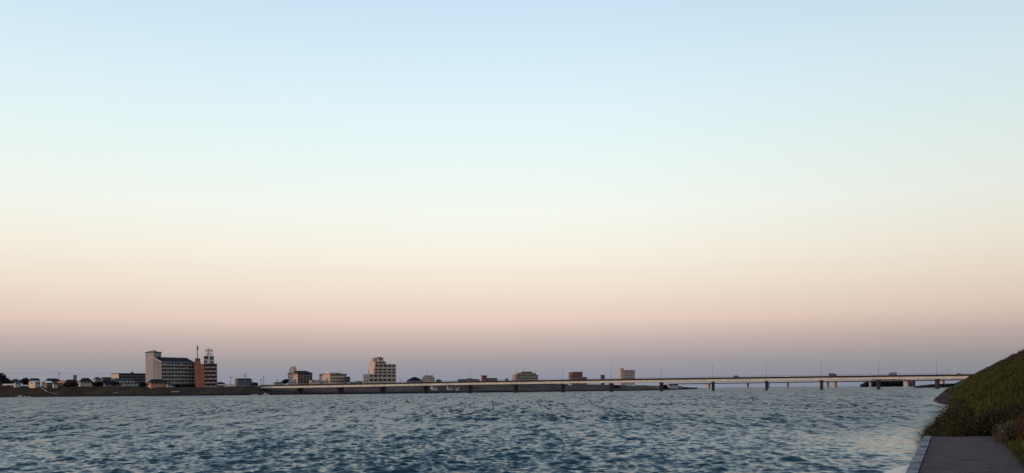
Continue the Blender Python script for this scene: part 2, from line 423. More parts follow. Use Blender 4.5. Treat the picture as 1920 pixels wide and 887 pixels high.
# riprap on the bay corner of the near levee
def riprap():
    mb = MB()
    for i in range(420):
        Z = 135 + 190*random.random()**1.5; c = toe(Z) + random.uniform(-.5, 1.2)
        r = random.uniform(.25, .75); x = .495*Z+c; z = max(-.1, slope_z(c, Z)) + r*.1
        b = len(mb.v)
        for (dx, dy, dz) in ((1,0,0),(-1,0,0),(0,1,0),(0,-1,0),(0,0,1),(0,0,-1)):
            s = r*random.uniform(.6, 1.2); mb.v.append((x+dx*s, Z+dy*s, z+dz*s*.7))
        mb.f += [(b+q[0], b+q[1], b+q[2]) for q in ((0,2,4),(2,1,4),(1,3,4),(3,0,4),(2,0,5),(1,2,5),(3,1,5),(0,3,5))]
    o = mb.build('riprap', mat('riprap_stone', (.035,.027,.032), scale=1.5, var=.5)); tag(o, kind='stuff')
    tag(o, 'dark rough stones along the foot of the far part of the grassy slope', 'stones')
riprap()

# ------------------------------------------------------------------ grass blades
def blades_mesh(name, pos, length, width, m, lean=.5, dirbias=(0,0), parent=None):
    n = len(pos); az = rng.uniform(0, 2*np.pi, n); ln = np.asarray(length); wd = np.asarray(width)
    tilt = rng.uniform(.05, lean, n)
    dx = np.cos(az)*tilt + dirbias[0]; dy = np.sin(az)*tilt + dirbias[1]
    px, py = -np.sin(az)*wd/2, np.cos(az)*wd/2
    # turn the blades so that most show their width across the bank
    V = np.zeros((n, 5, 3))
    for k, (t, wf) in enumerate(((0, 1), (0, -1), (.55, .75), (.55, -.75), (1, 0))):
        V[:, k, 0] = pos[:, 0] + dx*ln*t*(.5+.5*t) + px*wf
        V[:, k, 1] = pos[:, 1] + dy*ln*t*(.5+.5*t) + py*wf
        V[:, k, 2] = pos[:, 2] + ln*t*(1-.35*t*tilt) - .02
    base = (np.arange(n)*5)[:, None]
    tri = np.concatenate([base+np.array([[0,1,3]]), base+np.array([[0,3,2]]), base+np.array([[2,3,4]])], 0)
    me = bpy.data.meshes.new(name); V = V.reshape(-1, 3)
    me.vertices.add(len(V)); me.vertices.foreach_set('co', V.astype(np.float32).ravel())
    me.loops.add(tri.size); me.loops.foreach_set('vertex_index', tri.astype(np.int32).ravel())
    me.polygons.add(len(tri)); me.polygons.foreach_set('loop_start', np.arange(0, tri.size, 3, dtype=np.int32))
    me.update(calc_edges=True); me.materials.append(m)
    o = bpy.data.objects.new(name, me); C.objects.link(o)
    if parent: o.parent = parent
    return o
def grass_mat(name, ca, cb, cc, sc=.25, seedoff=0):
    m = bpy.data.materials.new(name); m.use_nodes = True; n = m.node_tree; b = n.nodes['Principled BSDF']
    b.inputs['Roughness'].default_value = .8; b.inputs['Specular IOR Level'].default_value = .1
    g = n.nodes.new('ShaderNodeNewGeometry')
    nz = n.nodes.new('ShaderNodeTexNoise'); nz.inputs['Scale'].default_value = sc; nz.inputs['Detail'].default_value = 4; nz.inputs['Roughness'].default_value = .6
    ri = n.nodes.new('ShaderNodeMath'); ri.operation = 'MULTIPLY_ADD'; ri.inputs[1].default_value = .24; 
    n.links.new(g.outputs['Position'], nz.inputs['Vector'])
    n.links.new(g.outputs['Random Per Island'], ri.inputs[0]); n.links.new(nz.outputs['Fac'], ri.inputs[2])
    rp = n.nodes.new('ShaderNodeValToRGB'); e = rp.color_ramp.elements
    e[0].position = .44; e[0].color = ca + (1,); e[1].position = .80; e[1].color = cc + (1,); k = e.new(.60); k.color = cb + (1,)
    n.links.new(ri.outputs[0], rp.inputs[0]); n.links.new(rp.outputs[0], b.inputs['Base Color'])
    return m
G1 = grass_mat('slope_grass', (.042,.024,.014), (.040,.044,.009), (.052,.078,.008), .13)
G2 = grass_mat('shaded_weed_grass', (.018,.017,.010), (.024,.030,.010), (.045,.036,.018), .8)  # shade at the path end is put into these darkened weed colours
G3 = grass_mat('brown_weed', (.035,.018,.010), (.05,.024,.012), (.07,.045,.02), .8)
G4 = grass_mat('grey_weed', (.035,.033,.025), (.055,.05,.038), (.10,.09,.07), 1.5)
def slope_grass():
    N = 190000
    u = rng.random(N); Zmin, Zmax = 14., 330.
    Z = 1/(1/Zmin - u*(1/Zmin-1/Zmax))
    near = Z < 27.8
    lo = np.where(near, 1.45, 0); lo = np.where(~near, np.array([toe(z) for z in Z])+.35, lo)
    c = lo + (11.0-lo)*rng.random(N)
    z = np.array([slope_z(a, b) for a, b in zip(c, Z)])
    pos = np.stack([.495*Z+c, Z, z], 1)
    clump = .7+.5*np.sin(pos[:,0]*1.9+pos[:,1]*.6)*np.sin(pos[:,1]*.8-c*1.3)
    ln = (.28 + .0009*Z)*clump*rng.uniform(.6, 1.4, N); wd = .012+.0011*Z
    # taller tussocks scattered over the slope
    nt_ = 700; zc = 1/(1/20. - rng.random(nt_)*(1/20.-1/220.)); cc = rng.uniform(2.0, 10.4, nt_); per = 55
    Zt = np.repeat(zc, per) + rng.normal(0, .16, nt_*per)*(1+np.repeat(zc, per)/60); ct_ = np.repeat(cc, per) + rng.normal(0, .14, nt_*per)*(1+np.repeat(zc, per)/60)
    zt_ = np.array([slope_z(a, b) for a, b in zip(ct_, Zt)])
    pos = np.concatenate([pos, np.stack([.495*Zt+ct_, Zt, zt_], 1)]); ln = np.concatenate([ln, np.repeat(rng.uniform(.35, .85, nt_), per)*rng.uniform(.6, 1.1, nt_*per)]); wd = np.concatenate([wd, .012+.0008*Zt])
    tag(blades_mesh('grass', pos, ln, wd, G1, lean=1.3), 'rough green and brown grass covering the levee slope right of the path', 'grass', kind='stuff')
slope_grass()
def crest_stems():
    N = 26000; u = rng.random(N); Z = 1/(1/60. - u*(1/60.-1/500.)); c = rng.normal(9.3, .8, N); z = np.array([slope_z(a, b) for a, b in zip(c, Z)])
    pos = np.stack([.495*Z+c, Z, z], 1); cl = .55+.55*np.maximum(0, np.sin(Z*.31)*np.sin(Z*.13+1))
    tag(blades_mesh('tall_grass', pos, rng.uniform(.2, .9, N)*cl, .02+.0009*Z, GP, lean=.8), 'purple brown seeding grass along the skyline of the right slope', 'grass', kind='stuff')
GP = grass_mat('seeding_grass', (.035,.020,.026), (.045,.030,.028), (.05,.042,.022), .3)
crest_stems()

def weed(name, label, cat, Z0, c0, rZ, rc, n, hmin, hmax, m, stems=None, lean=.6, width=.02, bias=(0,0)):
    rt = empty(name, (.495*Z0+c0, Z0, slope_z(c0, Z0)), 0, label, cat, 'weeds beside the path')
    Z = Z0 + rng.normal(0, rZ/2, n).clip(-rZ, rZ); c = c0 + rng.normal(0, rc/2, n).clip(-rc, rc)
    Z = np.where((Z < 27.8) & (c < 1.3), 27.8+rng.random(n)*.6, Z)
    c = np.maximum(c, np.where(Z > 27.7, np.array([toe(q) for q in Z])+rng.random(n)*.4, c))
    z = np.array([max(.2, slope_z(a, b)) for a, b in zip(c, Z)])
    pos = np.stack([.495*(Z-Z0)+(c-c0), Z-Z0, z-rt.location.z], 1)
    k = stems or max(6, n//60)
    kk = rng.integers(n, size=k)
    P_ = np.concatenate([pos, pos[kk]]); Ln = np.concatenate([rng.uniform(hmin, hmax, n), rng.uniform(hmax, hmax*1.25, k)]); Wd = np.concatenate([width*rng.uniform(.6, 1.4, n), np.full(k, width*.5)])
    blades_mesh('stalks', P_, Ln, Wd, m, lean=lean, dirbias=bias, parent=rt)
    r = random.Random(int(Z0*100)); mb = MB()
    for q in range(int(n*1.6)):
        p0 = pos[r.randrange(n)]; t = r.random()**.8; h = hmin+(hmax-hmin)*r.random()
        p = Vector((p0[0]+bias[0]*h*t+r.gauss(0,.07), p0[1]+r.gauss(0,.07), p0[2]+h*t*.9))
        a = Vector((r.gauss(0,1), r.gauss(0,1), r.gauss(0,1))).normalized(); b_ = a.orthogonal().normalized(); c_ = a.cross(b_); s_ = r.uniform(.02, .05)
        mb.poly([p+b_*s_*1.6, p+c_*s_*.6, p-b_*s_*1.6, p-c_*s_*.6], [(0,1,2,3)])
    mb.build('leaves', m, rt)
    return rt
weed('weed_clump', 'tall feathery green weed leaning over the water at the quay end', 'weed', 29.0, -.25, 1.8, .8, 10000, .35, 1.1, G2, 240, .9, .022, (-.34, 0))
weed('weed_clump', 'thin bushy weed on the bank edge just behind the leaning one', 'weed', 33.5, -.15, 4.5, .9, 12000, .4, 1.45, G2, 260, .8, .024, (-.26, 0))
weed('weed_clump', 'dense dark green clump across the middle end of the path', 'weed', 29.2, 1.0, 1.4, .8, 5200, .30, .85, G2, 40, .8, .026)
weed('weed_clump', 'dark low weed at the right end of the path end', 'weed', 28.6, 2.1, 1.2, .8, 4400, .30, .8, G2, 30, .8, .026)
weed('weed_clump', 'grey green weed with pale seed heads on the right edge of the path', 'weed', 24.8, 1.65, .8, .3, 1300, .25, .62, G4, 22, .9, .014)
weed('weed_clump', 'dark green weed clump right of the pale grey one', 'weed', 24.6, 2.7, 1.6, .7, 4500, .35, .8, G2, 10, .9, .02)
weed('weed_clump', 'reddish brown dry weed at the right border of the photo', 'weed', 21.8, 2.75, 2.2, .9, 6500, .35, .95, G3, 40, .9, .018)
weed('weed_clump', 'tiny pale weed growing at the nearest path edge on the right', 'weed', 22.6, 2.0, .5, .18, 260, .10, .25, G4, 6, .9, .014)
weed('weed_clump', 'brown dry weed higher up the slope behind the reddish one', 'weed', 25.6, 4.5, 1.9, .9, 3600, .35, .9, G3, 34, .9, .02)

# ------------------------------------------------------------------ trees and shrubs
def crown_mesh(rx, ry, rz, n, leaf, seed, boxy=.0):
    r = random.Random(seed); mb = MB()
    lobes = [(r.uniform(-.5,.5)*rx, r.uniform(-.5,.5)*ry, r.uniform(-.35,.5)*rz, r.uniform(.4,.7)) for _ in range(7)]
    for i in range(n):
        l = lobes[i % 7]
        d = Vector((r.gauss(0,1), r.gauss(0,1), r.gauss(0,1))).normalized()*(r.random()**.4)
        p = Vector((l[0]+d.x*rx*l[3], l[1]+d.y*ry*l[3], l[2]+d.z*rz*l[3]))
        a = Vector((r.gauss(0,1), r.gauss(0,1), r.gauss(0,1))).normalized(); b = a.orthogonal().normalized(); s = leaf*r.uniform(.5, 1.3)
        c = a.cross(b)
        mb.poly([p+b*s, p+c*s, p-b*s, p-c*s], [(0,1,2,3)])
    return mb
def tree(name, label, cat, x, Z, ytop, ybase, wpx, m, seed, group='trees along the far bank', gz=None, trunk=True):
    wpx *= 1.35; base = P(x, ybase, Z); base.z = base.z if gz is None else gz
    top = P(x, ytop, Z).z; H = top-base.z; rx = wpx*Z/F/2
    rt = empty(name, base, random.uniform(0, .5), label, cat, group)
    if trunk:
        mb = MB(); mb.tube((0,0,-.5), (0,0,H*.5), .28, .16, 7)
        for k in range(4):
            a = k*1.6+seed; mb.tube((0,0,H*(.25+.06*k)), (math.cos(a)*rx*.5, math.sin(a)*rx*.4, H*(.55+.07*k)), .1, .04, 5)
        mb.build('trunk', M['bark'], rt)
    cz = H*.58; mb = crown_mesh(rx, rx*.9, H*.5, 700, max(.35, rx*.13), seed)
    mb.build('crown', m, rt, loc=(0, 0, cz))
    return rt

# ------------------------------------------------------------------ buildings
class Bld:
    """a building standing on its nearest vertical corner: local +x runs along the facade, +y along the end wall"""
    def __init__(s, name, label, xl, xc, xr, Z, beta, cat='building', group='buildings on the far bank', gz=GZ):
        s.Z = Z; t = tx(xc); s.c = Vector((t*Z, Z)); s.gz = gz; tl = tx(xl); lim = 31 if xc-xl > 20 else 17
        while True:     # turn the block until its end wall has a plausible depth
            s.b = R(beta); den = math.sin(s.b)+tl*math.cos(s.b); s.Ll = (s.c.x - tl*Z)/den if den > .02 else 99
            if s.Ll < lim or beta > 62: break
            beta += 2
        s.root = empty(name, (s.c.x, Z, gz), s.b, label, cat, group)
        s.Lr = s.lx(xr); s.Ll = max(5.0, min(s.Ll, 31.0))
    def ly(s, x):
        t = tx(x); return (s.c.x - t*s.Z)/(math.sin(s.b)+t*math.cos(s.b))
    def lxo(s, x, y1):
        """local x where photo column x crosses the line y = y1"""
        t = tx(x); return (t*(s.Z+y1*math.cos(s.b)) - s.c.x + y1*math.sin(s.b))/(math.cos(s.b)-t*math.sin(s.b))
    def lx(s, x):
        t = tx(x); return (t*s.Z - s.c.x)/(math.cos(s.b)-t*math.sin(s.b))
    def h(s, y, x=None, lx=0):
        x = x if x is not None else X0+F*s.c.x/s.Z
        Zd = s.Z + lx*math.sin(s.b); return CAMZ + Zd*uv(x, y)[1] - s.gz
def win(bl, me_cache, x0, x1, z0, z1, y=0, m='glass', frame=None):
    o = MB().box(x0, x1, y-.08, y+.02, z0, z1).build('window', M[m], bl.root)
    if frame: MB().box(x0-.12, x1+.12, y-.14, y-.02, z0-.22, z0-.02).build('sill', M[frame], o)
    return o
def endwin(bl, y0, y1, z0, z1, x=0, m='glass'):
    return MB().box(x-.08, x+.02, y0, y1, z0, z1).build('window', M[m], bl.root)

def block_of_flats(label, xl, xc, xr, Z, beta, tiers, ybase, wall, trim, endw=0, roof=None, rooftop=None, divider=None, balc=True, name='apartment_building', dep=None, glass='shade', balc_d=1.3, gz=GZ, balf=.42, pw=.16):
    """tiers: (x0, x1, ytop, floors, bays) from the bottom up, photo columns/rows at the corner depth"""
    bl = Bld(name, label, xl, xc, xr, Z, beta, gz=gz); y0px = ybase
    if dep: bl.Ll = dep
    zprev = 0.0; zvis = bl.h(ybase)
    for (a, b, yt, nf, nb) in tiers:
        x0 = bl.lx(a); x1 = bl.lx(b); z1 = bl.h(yt)
        MB().box(x0, x1, 0, bl.Ll, zprev, z1).build('wall', wall, bl.root)
        za = max(zprev, zvis); fh = (z1-za)/nf
        for k in range(nf):
            f0 = za + k*fh
            if balc:
                bm = MB().box(x0+.15, x1-.15, -balc_d, -balc_d+.15, f0, f0+fh*balf).box(x0+.15, x1-.15, -balc_d+.15, -.004, f0, f0+.18)
                bm.build('balcony', trim, bl.root)
            bw = (x1-x0)/nb
            for j in range(nb):
                m_ = .10 if balc else .22
                win(bl, None, x0+bw*(j+m_), x0+bw*(j+1-m_), f0+(fh*.2 if balc else fh*.32), f0+fh*.84, 0, glass)
            if endw and x0 < .5:
                for j in range(endw):
                    u = (j+.5)/endw
                    if (j+k) % 3 != 2 or endw == 1: endwin(bl, bl.Ll*u-.8, bl.Ll*u+.8, f0+fh*.35, f0+fh*.75)
        if divider and balc:
            bw = (x1-x0)/nb
            for j in range(nb+1):
                xx = min(max(x0+bw*j, x0+pw+.16), x1-pw-.16)
                MB().box(xx-pw, xx+pw, -balc_d+.16, -.006, za+.19, z1-.02).build('partition', divider, bl.root)
        zprev = z1
    # roof slab over the last tier and terraces below it
    for i, (a, b, yt, nf, nb) in enumerate(tiers):
        x0 = bl.lx(a); x1 = bl.lx(b); z1 = bl.h(yt)
        if i == len(tiers)-1:
            if roof == 'gable':
                pass
            else:
                MB().box(x0-.4, x1+.4, -1.5 if balc else -.5, bl.Ll+.4, z1+.003, z1+.45).build('roof', roof or trim, bl.root)
        else:
            na, nb_ = bl.lx(tiers[i+1][0]), bl.lx(tiers[i+1][1])
            if na > x0+.6: MB().box(x0-.3, na-.01, -.3, bl.Ll+.3, z1+.003, z1+.5).build('terrace', trim, bl.root)
            if nb_ < x1-.6: MB().box(nb_+.01, x1+.3, -.3, bl.Ll+.3, z1+.003, z1+.5).build('terrace', trim, bl.root)
    return bl

def house(label, xl, xc, xr, Z, beta, yeave, yridge, wall, roof, hip=0.0, nw=2, gz=None, name='house', floors=1, wm='glass'):
    gz = bank_z(xc, 1e5) - 1.2 if gz is None else gz
    bl = Bld(name, label, xl, xc, xr, Z, beta, 'house', 'houses behind the levee', gz=gz)
    ze = bl.h(yeave); zr = bl.h(yridge); L = bl.Lr; D = bl.Ll
    w_ = MB().box(0, L, 0, D, -1, ze)
    if not hip: w_.poly([(0,0,ze),(0,D,ze),(0,D/2,zr-.2)], [(0,1,2)]).poly([(L,0,ze),(L,D,ze),(L,D/2,zr-.2)], [(0,2,1)])
    w_.build('wall', wall, bl.root)
    o = .6
    if hip: MB().gable(-o, L+o, -o, D+o, ze+.02, zr, hip*(L+2*o)).build('roof', roof, bl.root)
    else:
        t = .22; k = (zr-ze)/(D/2)
        mb = MB()
        for s in (0, 1):
            ya, yb = (-o, D/2) if s == 0 else (D+o, D/2); za = ze-k*o
            pts = [(-o,ya,za),(L+o,ya,za),(L+o,yb,zr),(-o,yb,zr),(-o,ya,za+t),(L+o,ya,za+t),(L+o,yb,zr+t),(-o,yb,zr+t)]
            mb.poly(pts, [(3,2,1,0),(4,5,6,7),(0,1,5,4),(1,2,6,5),(2,3,7,6),(3,0,4,7)])
        mb.build('roof', roof, bl.root)
    fh = max(1.8, min(2.8, ze/max(1, floors)))
    for f in range(floors):
        zt = ze - .35 - f*2.7
        for j in range(nw):
            bw = L/nw; win(bl, None, bw*(j+.2), bw*(j+.8), zt-1.3, zt, 0, wm, 'palew')
    endwin(bl, D*.35, D*.65, ze-1.7, ze-.5)
    return bl

# --- far left: dark-eaved house, trees, roofs
house('dark house with a pale edged eave cut by the left border of the photo', -22, -12, 6, 1042, 38, 701, 697.5, M['mauve'], M['roofd'], .2, 2)
for i, (x, yt, wd, m, lb) in enumerate([(2, 700, 14, 'leafp', 'purple dark tree beside the house at the left border'), (11, 708.5, 12, 'leafd', 'dark rounded tree right of the leftmost tree'),
        (20, 712, 12, 'leafm', 'small olive tree above the pale low fence'), (29, 711, 11, 'leafm', 'olive tree with an airy top between the pale fence and the blackish tree'),
        (35, 716, 9, 'leafd', 'low dark bush at the left foot of the blackish tree'), (45, 709.5, 17, 'leafd', 'broad blackish green tree left of the flat dark roof')]):
    tree('tree', lb, 'tree', x, 1030, yt, 726, wd, M[m], 10+i)
def fence(label, xa, xb, Z, yt, yb, m):
    a = P(xa, yb, Z); b = P(xb, yb, Z); rt = empty('fence', (a.x, a.y, a.z), 0, label, 'fence')
    L = b.x-a.x; h = (yb-yt)*Z/F
    MB().box(0, L, 0, .15, .15, h).build('panel', m, rt); n = max(2, int(L/4))
    for i in range(n+1): MB().box(L*i/n-.1, L*i/n+.1, -.12, -.01, -1.5, h+.1).build('post', m, rt)
fence('long low white fence on the levee top below the leftmost trees', 5, 27, 1024, 719.8, 722.5, M['white'])
house('house with a long flat dark roof above a pale pink lean-to', 55, 58, 75, 1010, 30, 713.5, 709, M['mauve'], M['roofd'], .12, 2)
house('small pale house whose lit beige gable stands at the top of the slope path', 54, 66, 76, 1000, 52, 716.6, 714, M['cream'], M['palew'], 0, 1)
house('dark roofed house with a white eave between the slope path and the utility pole', 85, 90, 113, 1000, 34, 713.8, 709.3, M['mauve'], M['roofb'], .15, 3)
house('low grey green shed with pale walls below the white eave', 79, 88, 98, 992, 45, 717.5, 714.3, M['green'], M['white'], 0, 2)
house('small orange gabled house with a cream end wall', 107, 121, 124, 990, 60, 716.5, 713.5, M['orange'], M['brickd'], 0, 1)
house('dark low house between the orange gable and the grey water tower', 121, 124, 146, 996, 34, 716, 711.5, M['mauve'], M['roofd'], .2, 3)
for (a_, b_, c_, Z_, ye_, yr_, w_, r_, lb_) in [(26,29,38,1012,717.5,714.5,'palew','roofg','little pale house between the dark trees right of the white fence'),
        (98,101,109,984,719,716.6,'palew','roofd','low pale house tucked left of the orange gable'), (126,129,137,982,720,717.6,'beige','roofd','low beige hut under the dark low house'),
        (176,179,188,972,719.5,716.8,'greyw','roofb','low grey house just right of the verandah house'), (255,258,268,962,719,716,'beige','roofd','small beige house between the green grey house and the big block')]:
    house(lb_, a_, b_, c_, Z_, 34, ye_, yr_, M[w_], M[r_], .2, 2)
bl = Bld('water_tower', 'square grey water tower rising behind the dark low house', 136, 138, 144.5, 1015, 30, 'tower')
MB().box(0, bl.Lr, 0, bl.Lr, 0, bl.h(704.4)).build('tank_wall', M['steel'], bl.root); MB().box(-.25, bl.Lr+.25, -.25, bl.Lr+.25, bl.h(704.4)+.01, bl.h(703.2)).build('lid', M['steel'], bl.root)
house('house with a slate blue roof and beige verandah walls left of the grey pavilion', 147, 151, 174.5, 975, 32, 715.8, 708.6, M['beige'], M['roofb'], .28, 4)
for i, (x, yt, wd, m, lb) in enumerate([(128, 716.5, 15, 'leafp', 'purple brown hedge bush under the dark low house'), (141, 716, 15, 'leafp', 'second purple bush directly below the grey water tower'),
        (183, 716, 14, 'leafd', 'dark bush under the small beige house'), (199, 713.5, 18, 'leafp', 'dark purple tree left of the green grey house'), (214, 716.5, 14, 'leafd', 'low dark bush in front of the gable apartment block'),
        (241, 718.5, 10, 'leafd', 'dark shrub at the foot of the green grey house')]):
    tree('tree', lb, 'tree', x, 968, yt, 727, wd, M[m], 30+i)
house('small beige two storey house left of the gable apartment block', 175, 180, 190.5, 990, 36, 711, 706.8, M['beige'], M['roofg'], .3, 2, floors=2)
block_of_flats('low flat grey block joining the long apartment block on its left', 190, 193, 209, 1010, 34, [(193, 209, 708, 1, 4)], 713, M['mauve'], M['roofg'], balc=False)
b = block_of_flats('long mauve apartment block with a flat overhanging roof and cream end wall', 209, 223, 276, 1000, 38, [(223, 276, 700.5, 3, 8)], 716, M['mauve'], M['mauve'], endw=0, roof=M['roofd'], balc_d=1.0)
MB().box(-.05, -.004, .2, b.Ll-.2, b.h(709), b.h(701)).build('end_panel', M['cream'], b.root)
MB().box(b.lx(249), b.lx(253), 2, 5, b.h(700.5)+.46, b.h(697)).build('rooftop_tank', M['brickd'], b.root)
house('grey green house with a row of white framed windows below the long apartment block', 208, 216, 254, 968, 34, 714.2, 709.8, M['green'], M['roofg'], .2, 6, wm='white')
house('dark pitched roof house stepping down left of the grey green house', 190, 197, 222, 960, 38, 719.5, 713.6, M['mauve'], M['roofd'], 0, 3)
house('low grey green house with bright small windows just above the levee top', 228, 233, 265, 950, 33, 720.3, 716.8, M['green'], M['roofg'], .15, 6, wm='white')

# --- the big grey apartment block
bl = Bld('apartment_building', 'large grey apartment block with seven rows of balconies and a slate blue pitched roof', 274.5, 302.5, 364.5, 950, 50)
ze = bl.h(678.2); L = bl.Lr; D = bl.Ll; zb = bl.h(726); nf = 7; fh = (ze-zb)/nf; zr = bl.h(671.5, 289)
zr = ze + 5.2
MB().box(0, L, 0, D, 0, ze).poly([(0,0,ze),(0,D,ze),(0,D/2,zr-.1)], [(0,1,2)]).build('wall', mat('weathered_grey_render', (.16,.152,.145), scale=.15, var=.15, vscale=(1,1,.3)), bl.root)
mb = MB(); k = (zr-ze)/(D/2)
for s in (0, 1):
    ya, yb = (-1.4, D/2) if s == 0 else (D+.6, D/2); za = ze - k*(1.4 if s == 0 else .6)
    za = max(za, ze-.2)
    pts = [(-.4,ya,za+.02),(L,ya,za+.02),(L,yb,zr),(-.4,yb,zr),(-.4,ya,za+.32),(L,ya,za+.32),(L,yb,zr+.3),(-.4,yb,zr+.3)]
    mb.poly(pts, [(3,2,1,0),(4,5,6,7),(0,1,5,4),(1,2,6,5),(2,3,7,6),(3,0,4,7)])
mb.build('roof', M['roofb'], bl.root)
mb = MB()
for (ya, za, yb, zb2) in ((-1.5, ze-.2, D/2, zr), (D/2, zr, D+.7, ze-.2)):
    mb.poly([(-.75,ya,za-.5),(-.45,ya,za-.5),(-.45,yb,zb2-.5),(-.75,yb,zb2-.5),(-.75,ya,za+.4),(-.45,ya,za+.4),(-.45,yb,zb2+.4),(-.75,yb,zb2+.4)],
            [(3,2,1,0),(4,5,6,7),(0,1,5,4),(1,2,6,5),(2,3,7,6),(3,0,4,7)])
mb.build('gable_trim', M['cream'], bl.root)
MB().box(0, L, -1.55, -1.41, ze-.6, ze-.02).build('gutter', M['palew'], bl.root)
nb = 10; bw = L/nb
for f in range(nf):
    z0 = zb+f*fh
    MB().box(.1, L, -1.0, -.85, z0, z0+fh*.36).box(.1, L, -.85, -.004, z0, z0+.2).build('balcony', mat('balcony_grey', (.31,.26,.25), var=.15) if f == 0 else bpy.data.materials['balcony_grey'], bl.root)
    for j in range(nb):
        win(bl, None, bw*(j+.08), bw*(j+.52), z0+fh*.18, z0+fh*.82, 0, 'shade')
        if random.random() < .75: win(bl, None, bw*(j+.60), bw*(j+.88), z0+fh*.30, z0+fh*.78, 0, 'glass')
    for yy in (.22, .5, .76):
        if f > 0: endwin(bl, D*yy-.7, D*yy+.7, z0+fh*.38, z0+fh*.72, 0, 'mauve' if (f*3+int(yy*10)) % 4 else 'shade')
for j in range(nb+1):
    MB().box(max(.05, bw*j-.12), bw*j+.12, -.84, -.006, zb+.21, ze-.62).build('partition', M['greyw'], bl.root)
for (jx, f) in ((.37, 5), (.75, 5), (.55, 4), (.37, 3), (.36, 1), (.72, 0), (.1, 6), (.6, 6)):
    MB().box(L*jx, L*jx+.9, -1.12, -1.01, zb+f*fh+.8, zb+f*fh+2.2).build('laundry', M['white'], bl.root)
# stair tower at the back of the end wall
ty0 = bl.ly(289.5); ty1 = D+.8; tw = bl.lxo(303.3, ty0); 
MB().box(-.35, tw, ty0, ty1, 0, bl.h(661.0, lx=16)).build('stair_tower', mat('tower_grey_render', (.23,.215,.215), scale=.15, var=.12), bl.root)
hh = bl.h(661.0, lx=16)
MB().box(-.7, tw+.3, ty0-.4, ty1+.3, hh+.01, hh+.9).build('tower_roof', M['roofg'], bl.root)
MB().box(1.0, tw*.5, ty0+2, ty1-3, hh+.92, hh+2.2).build('lift_head', M['greyw'], bl.root)
MB().box(tw*.62, tw*.78, ty0-.1, ty0+.02, hh-5.2, hh-3.6).build('window', M['shade'], bl.root)
MB().tube((2,ty0+3,hh+2), (2,ty0+3,hh+7), .09, .05, 5).build('aerial', M['dsteel'], bl.root)
bigD = bl

# --- red tower and dark red block with antennas
rb = Bld('apartment_building', 'brick red tower with a mast, joined to a dark red block carrying antennas', 364.5, 366, 383.5, 968, 14)
hT = rb.h(672.3); D2 = 13; hB = rb.h(683.2)
MB().box(0, rb.Lr, 0, D2, 0, hB+.6).build('wall', M['brick'], rb.root)
MB().box(.2, rb.lx(377), 1.0, D2-2, hB+.61, rb.h(677)).build('upper_tower', M['brick'], rb.root)
MB().box(1.0, rb.lx(376.3), 1.6, D2-3, rb.h(677)+.01, rb.h(671.6)).build('plant_room', M['brickd'], rb.root)
MB().box(rb.Lr*.52, rb.Lr*.56, -.14, -.003, 0, hB).build('joint', M['brickd'], rb.root)
x2 = rb.lx(406.8); xo = rb.Lr+.01
MB().box(xo, x2, .9, D2, 0, hB).build('wall', M['brickd'], rb.root)
MB().box(xo, x2+.3, -.2, D2+.3, hB+.004, hB+.9).build('roof', M['brickd'], rb.root)
zb = rb.h(726.4); nf = 6; fh = (hB-zb)/nf
for f in range(nf):
    z0 = zb+f*fh
    MB().box(xo+.02, x2, -.3, -.15, z0, z0+fh*.42).box(xo+.02, x2, -.15, .89, z0, z0+.2).build('balcony', mat('pink_balcony', (.30,.19,.19), var=.15) if f == 0 else bpy.data.materials['pink_balcony'], rb.root)
    n = 5
    for j in range(n):
        bw = (x2-xo)/n; MB().box(xo+bw*(j+.1), xo+bw*(j+.9), .82, .92, z0+fh*.2, z0+fh*.85).build('window', M['shade'], rb.root)
        if (j+f) % 2 == 0: MB().box(xo+bw*(j+.3), xo+bw*(j+.3)+.8, -.42, -.31, z0+.5, z0+fh*.42).build('laundry', M['white'], rb.root)
MB().box(x2+.01, x2+.5, -.2, 2, 0, hB).build('edge_pillar', M['pinkw'], rb.root)
px = rb.lx(371.5); ph = MB().tube((px, 4, rb.h(671.6)), (px, 4, rb.h(650)), .42, .36, 8).build('mast', M['dsteel'], rb.root)
mb = MB()
for k in range(3):
    a = k*2.1; mb.box(px+math.cos(a)*.9-.3, px+math.cos(a)*.9+.3, 4+math.sin(a)*.9-.2, 4+math.sin(a)*.9+.2, rb.h(656), rb.h(650.5))
mb.build('panel_antenna', M['greyw'], ph)
MB().box(px-.7, px+.7, 3.3, 4.7, rb.h(650), rb.h(648.2)).build('mast_head', M['dsteel'], ph)
# roof antenna frame
fx0, fx1 = rb.lx(384.5), rb.lx(401.5); z0 = hB+.9; z1 = rb.h(667.5)
fr = MB()
for xx in (fx0, (fx0+fx1)/2-1, (fx0+fx1)/2+1, fx1):
    for yy in (2, 8): fr.tube((xx, yy, z0), (xx, yy, z1), .22, None, 6)
for zz in (z0+.8, z0+(z1-z0)*.35, z0+(z1-z0)*.65, z1): fr.tube((fx0-.5, 2, zz), (fx1+.5, 2, zz), .2, None, 6).tube((fx0-.5, 8, zz), (fx1+.5, 8, zz), .2, None, 6)
for s in (0, 1):
    fr.tube((fx0, 2, z0 if s else z1), ((fx0+fx1)/2, 2, z1 if s else z0), .2, None, 6); fr.tube(((fx0+fx1)/2, 2, z0 if s else z1), (fx1, 2, z1 if s else z0), .2, None, 6)
frm = fr.build('antenna_frame', M['dsteel'], rb.root)
for (a, b_, c_, d_, m) in ((384.7, 389.5, 681, 675.5, 'greyd'), (390, 393, 682, 674, 'white'), (384.8, 391, 673.8, 667.8, 'dsteel'), (394.5, 401, 675, 667.8, 'greyd'), (391.5, 396, 671, 666.5, 'white'), (396, 401.5, 682, 676.6, 'brickd')):
    MB().box(rb.lx(a), rb.lx(b_), 1.2, 1.75, rb.h(c_), rb.h(d_)).build('equipment_panel', M[m], frm)
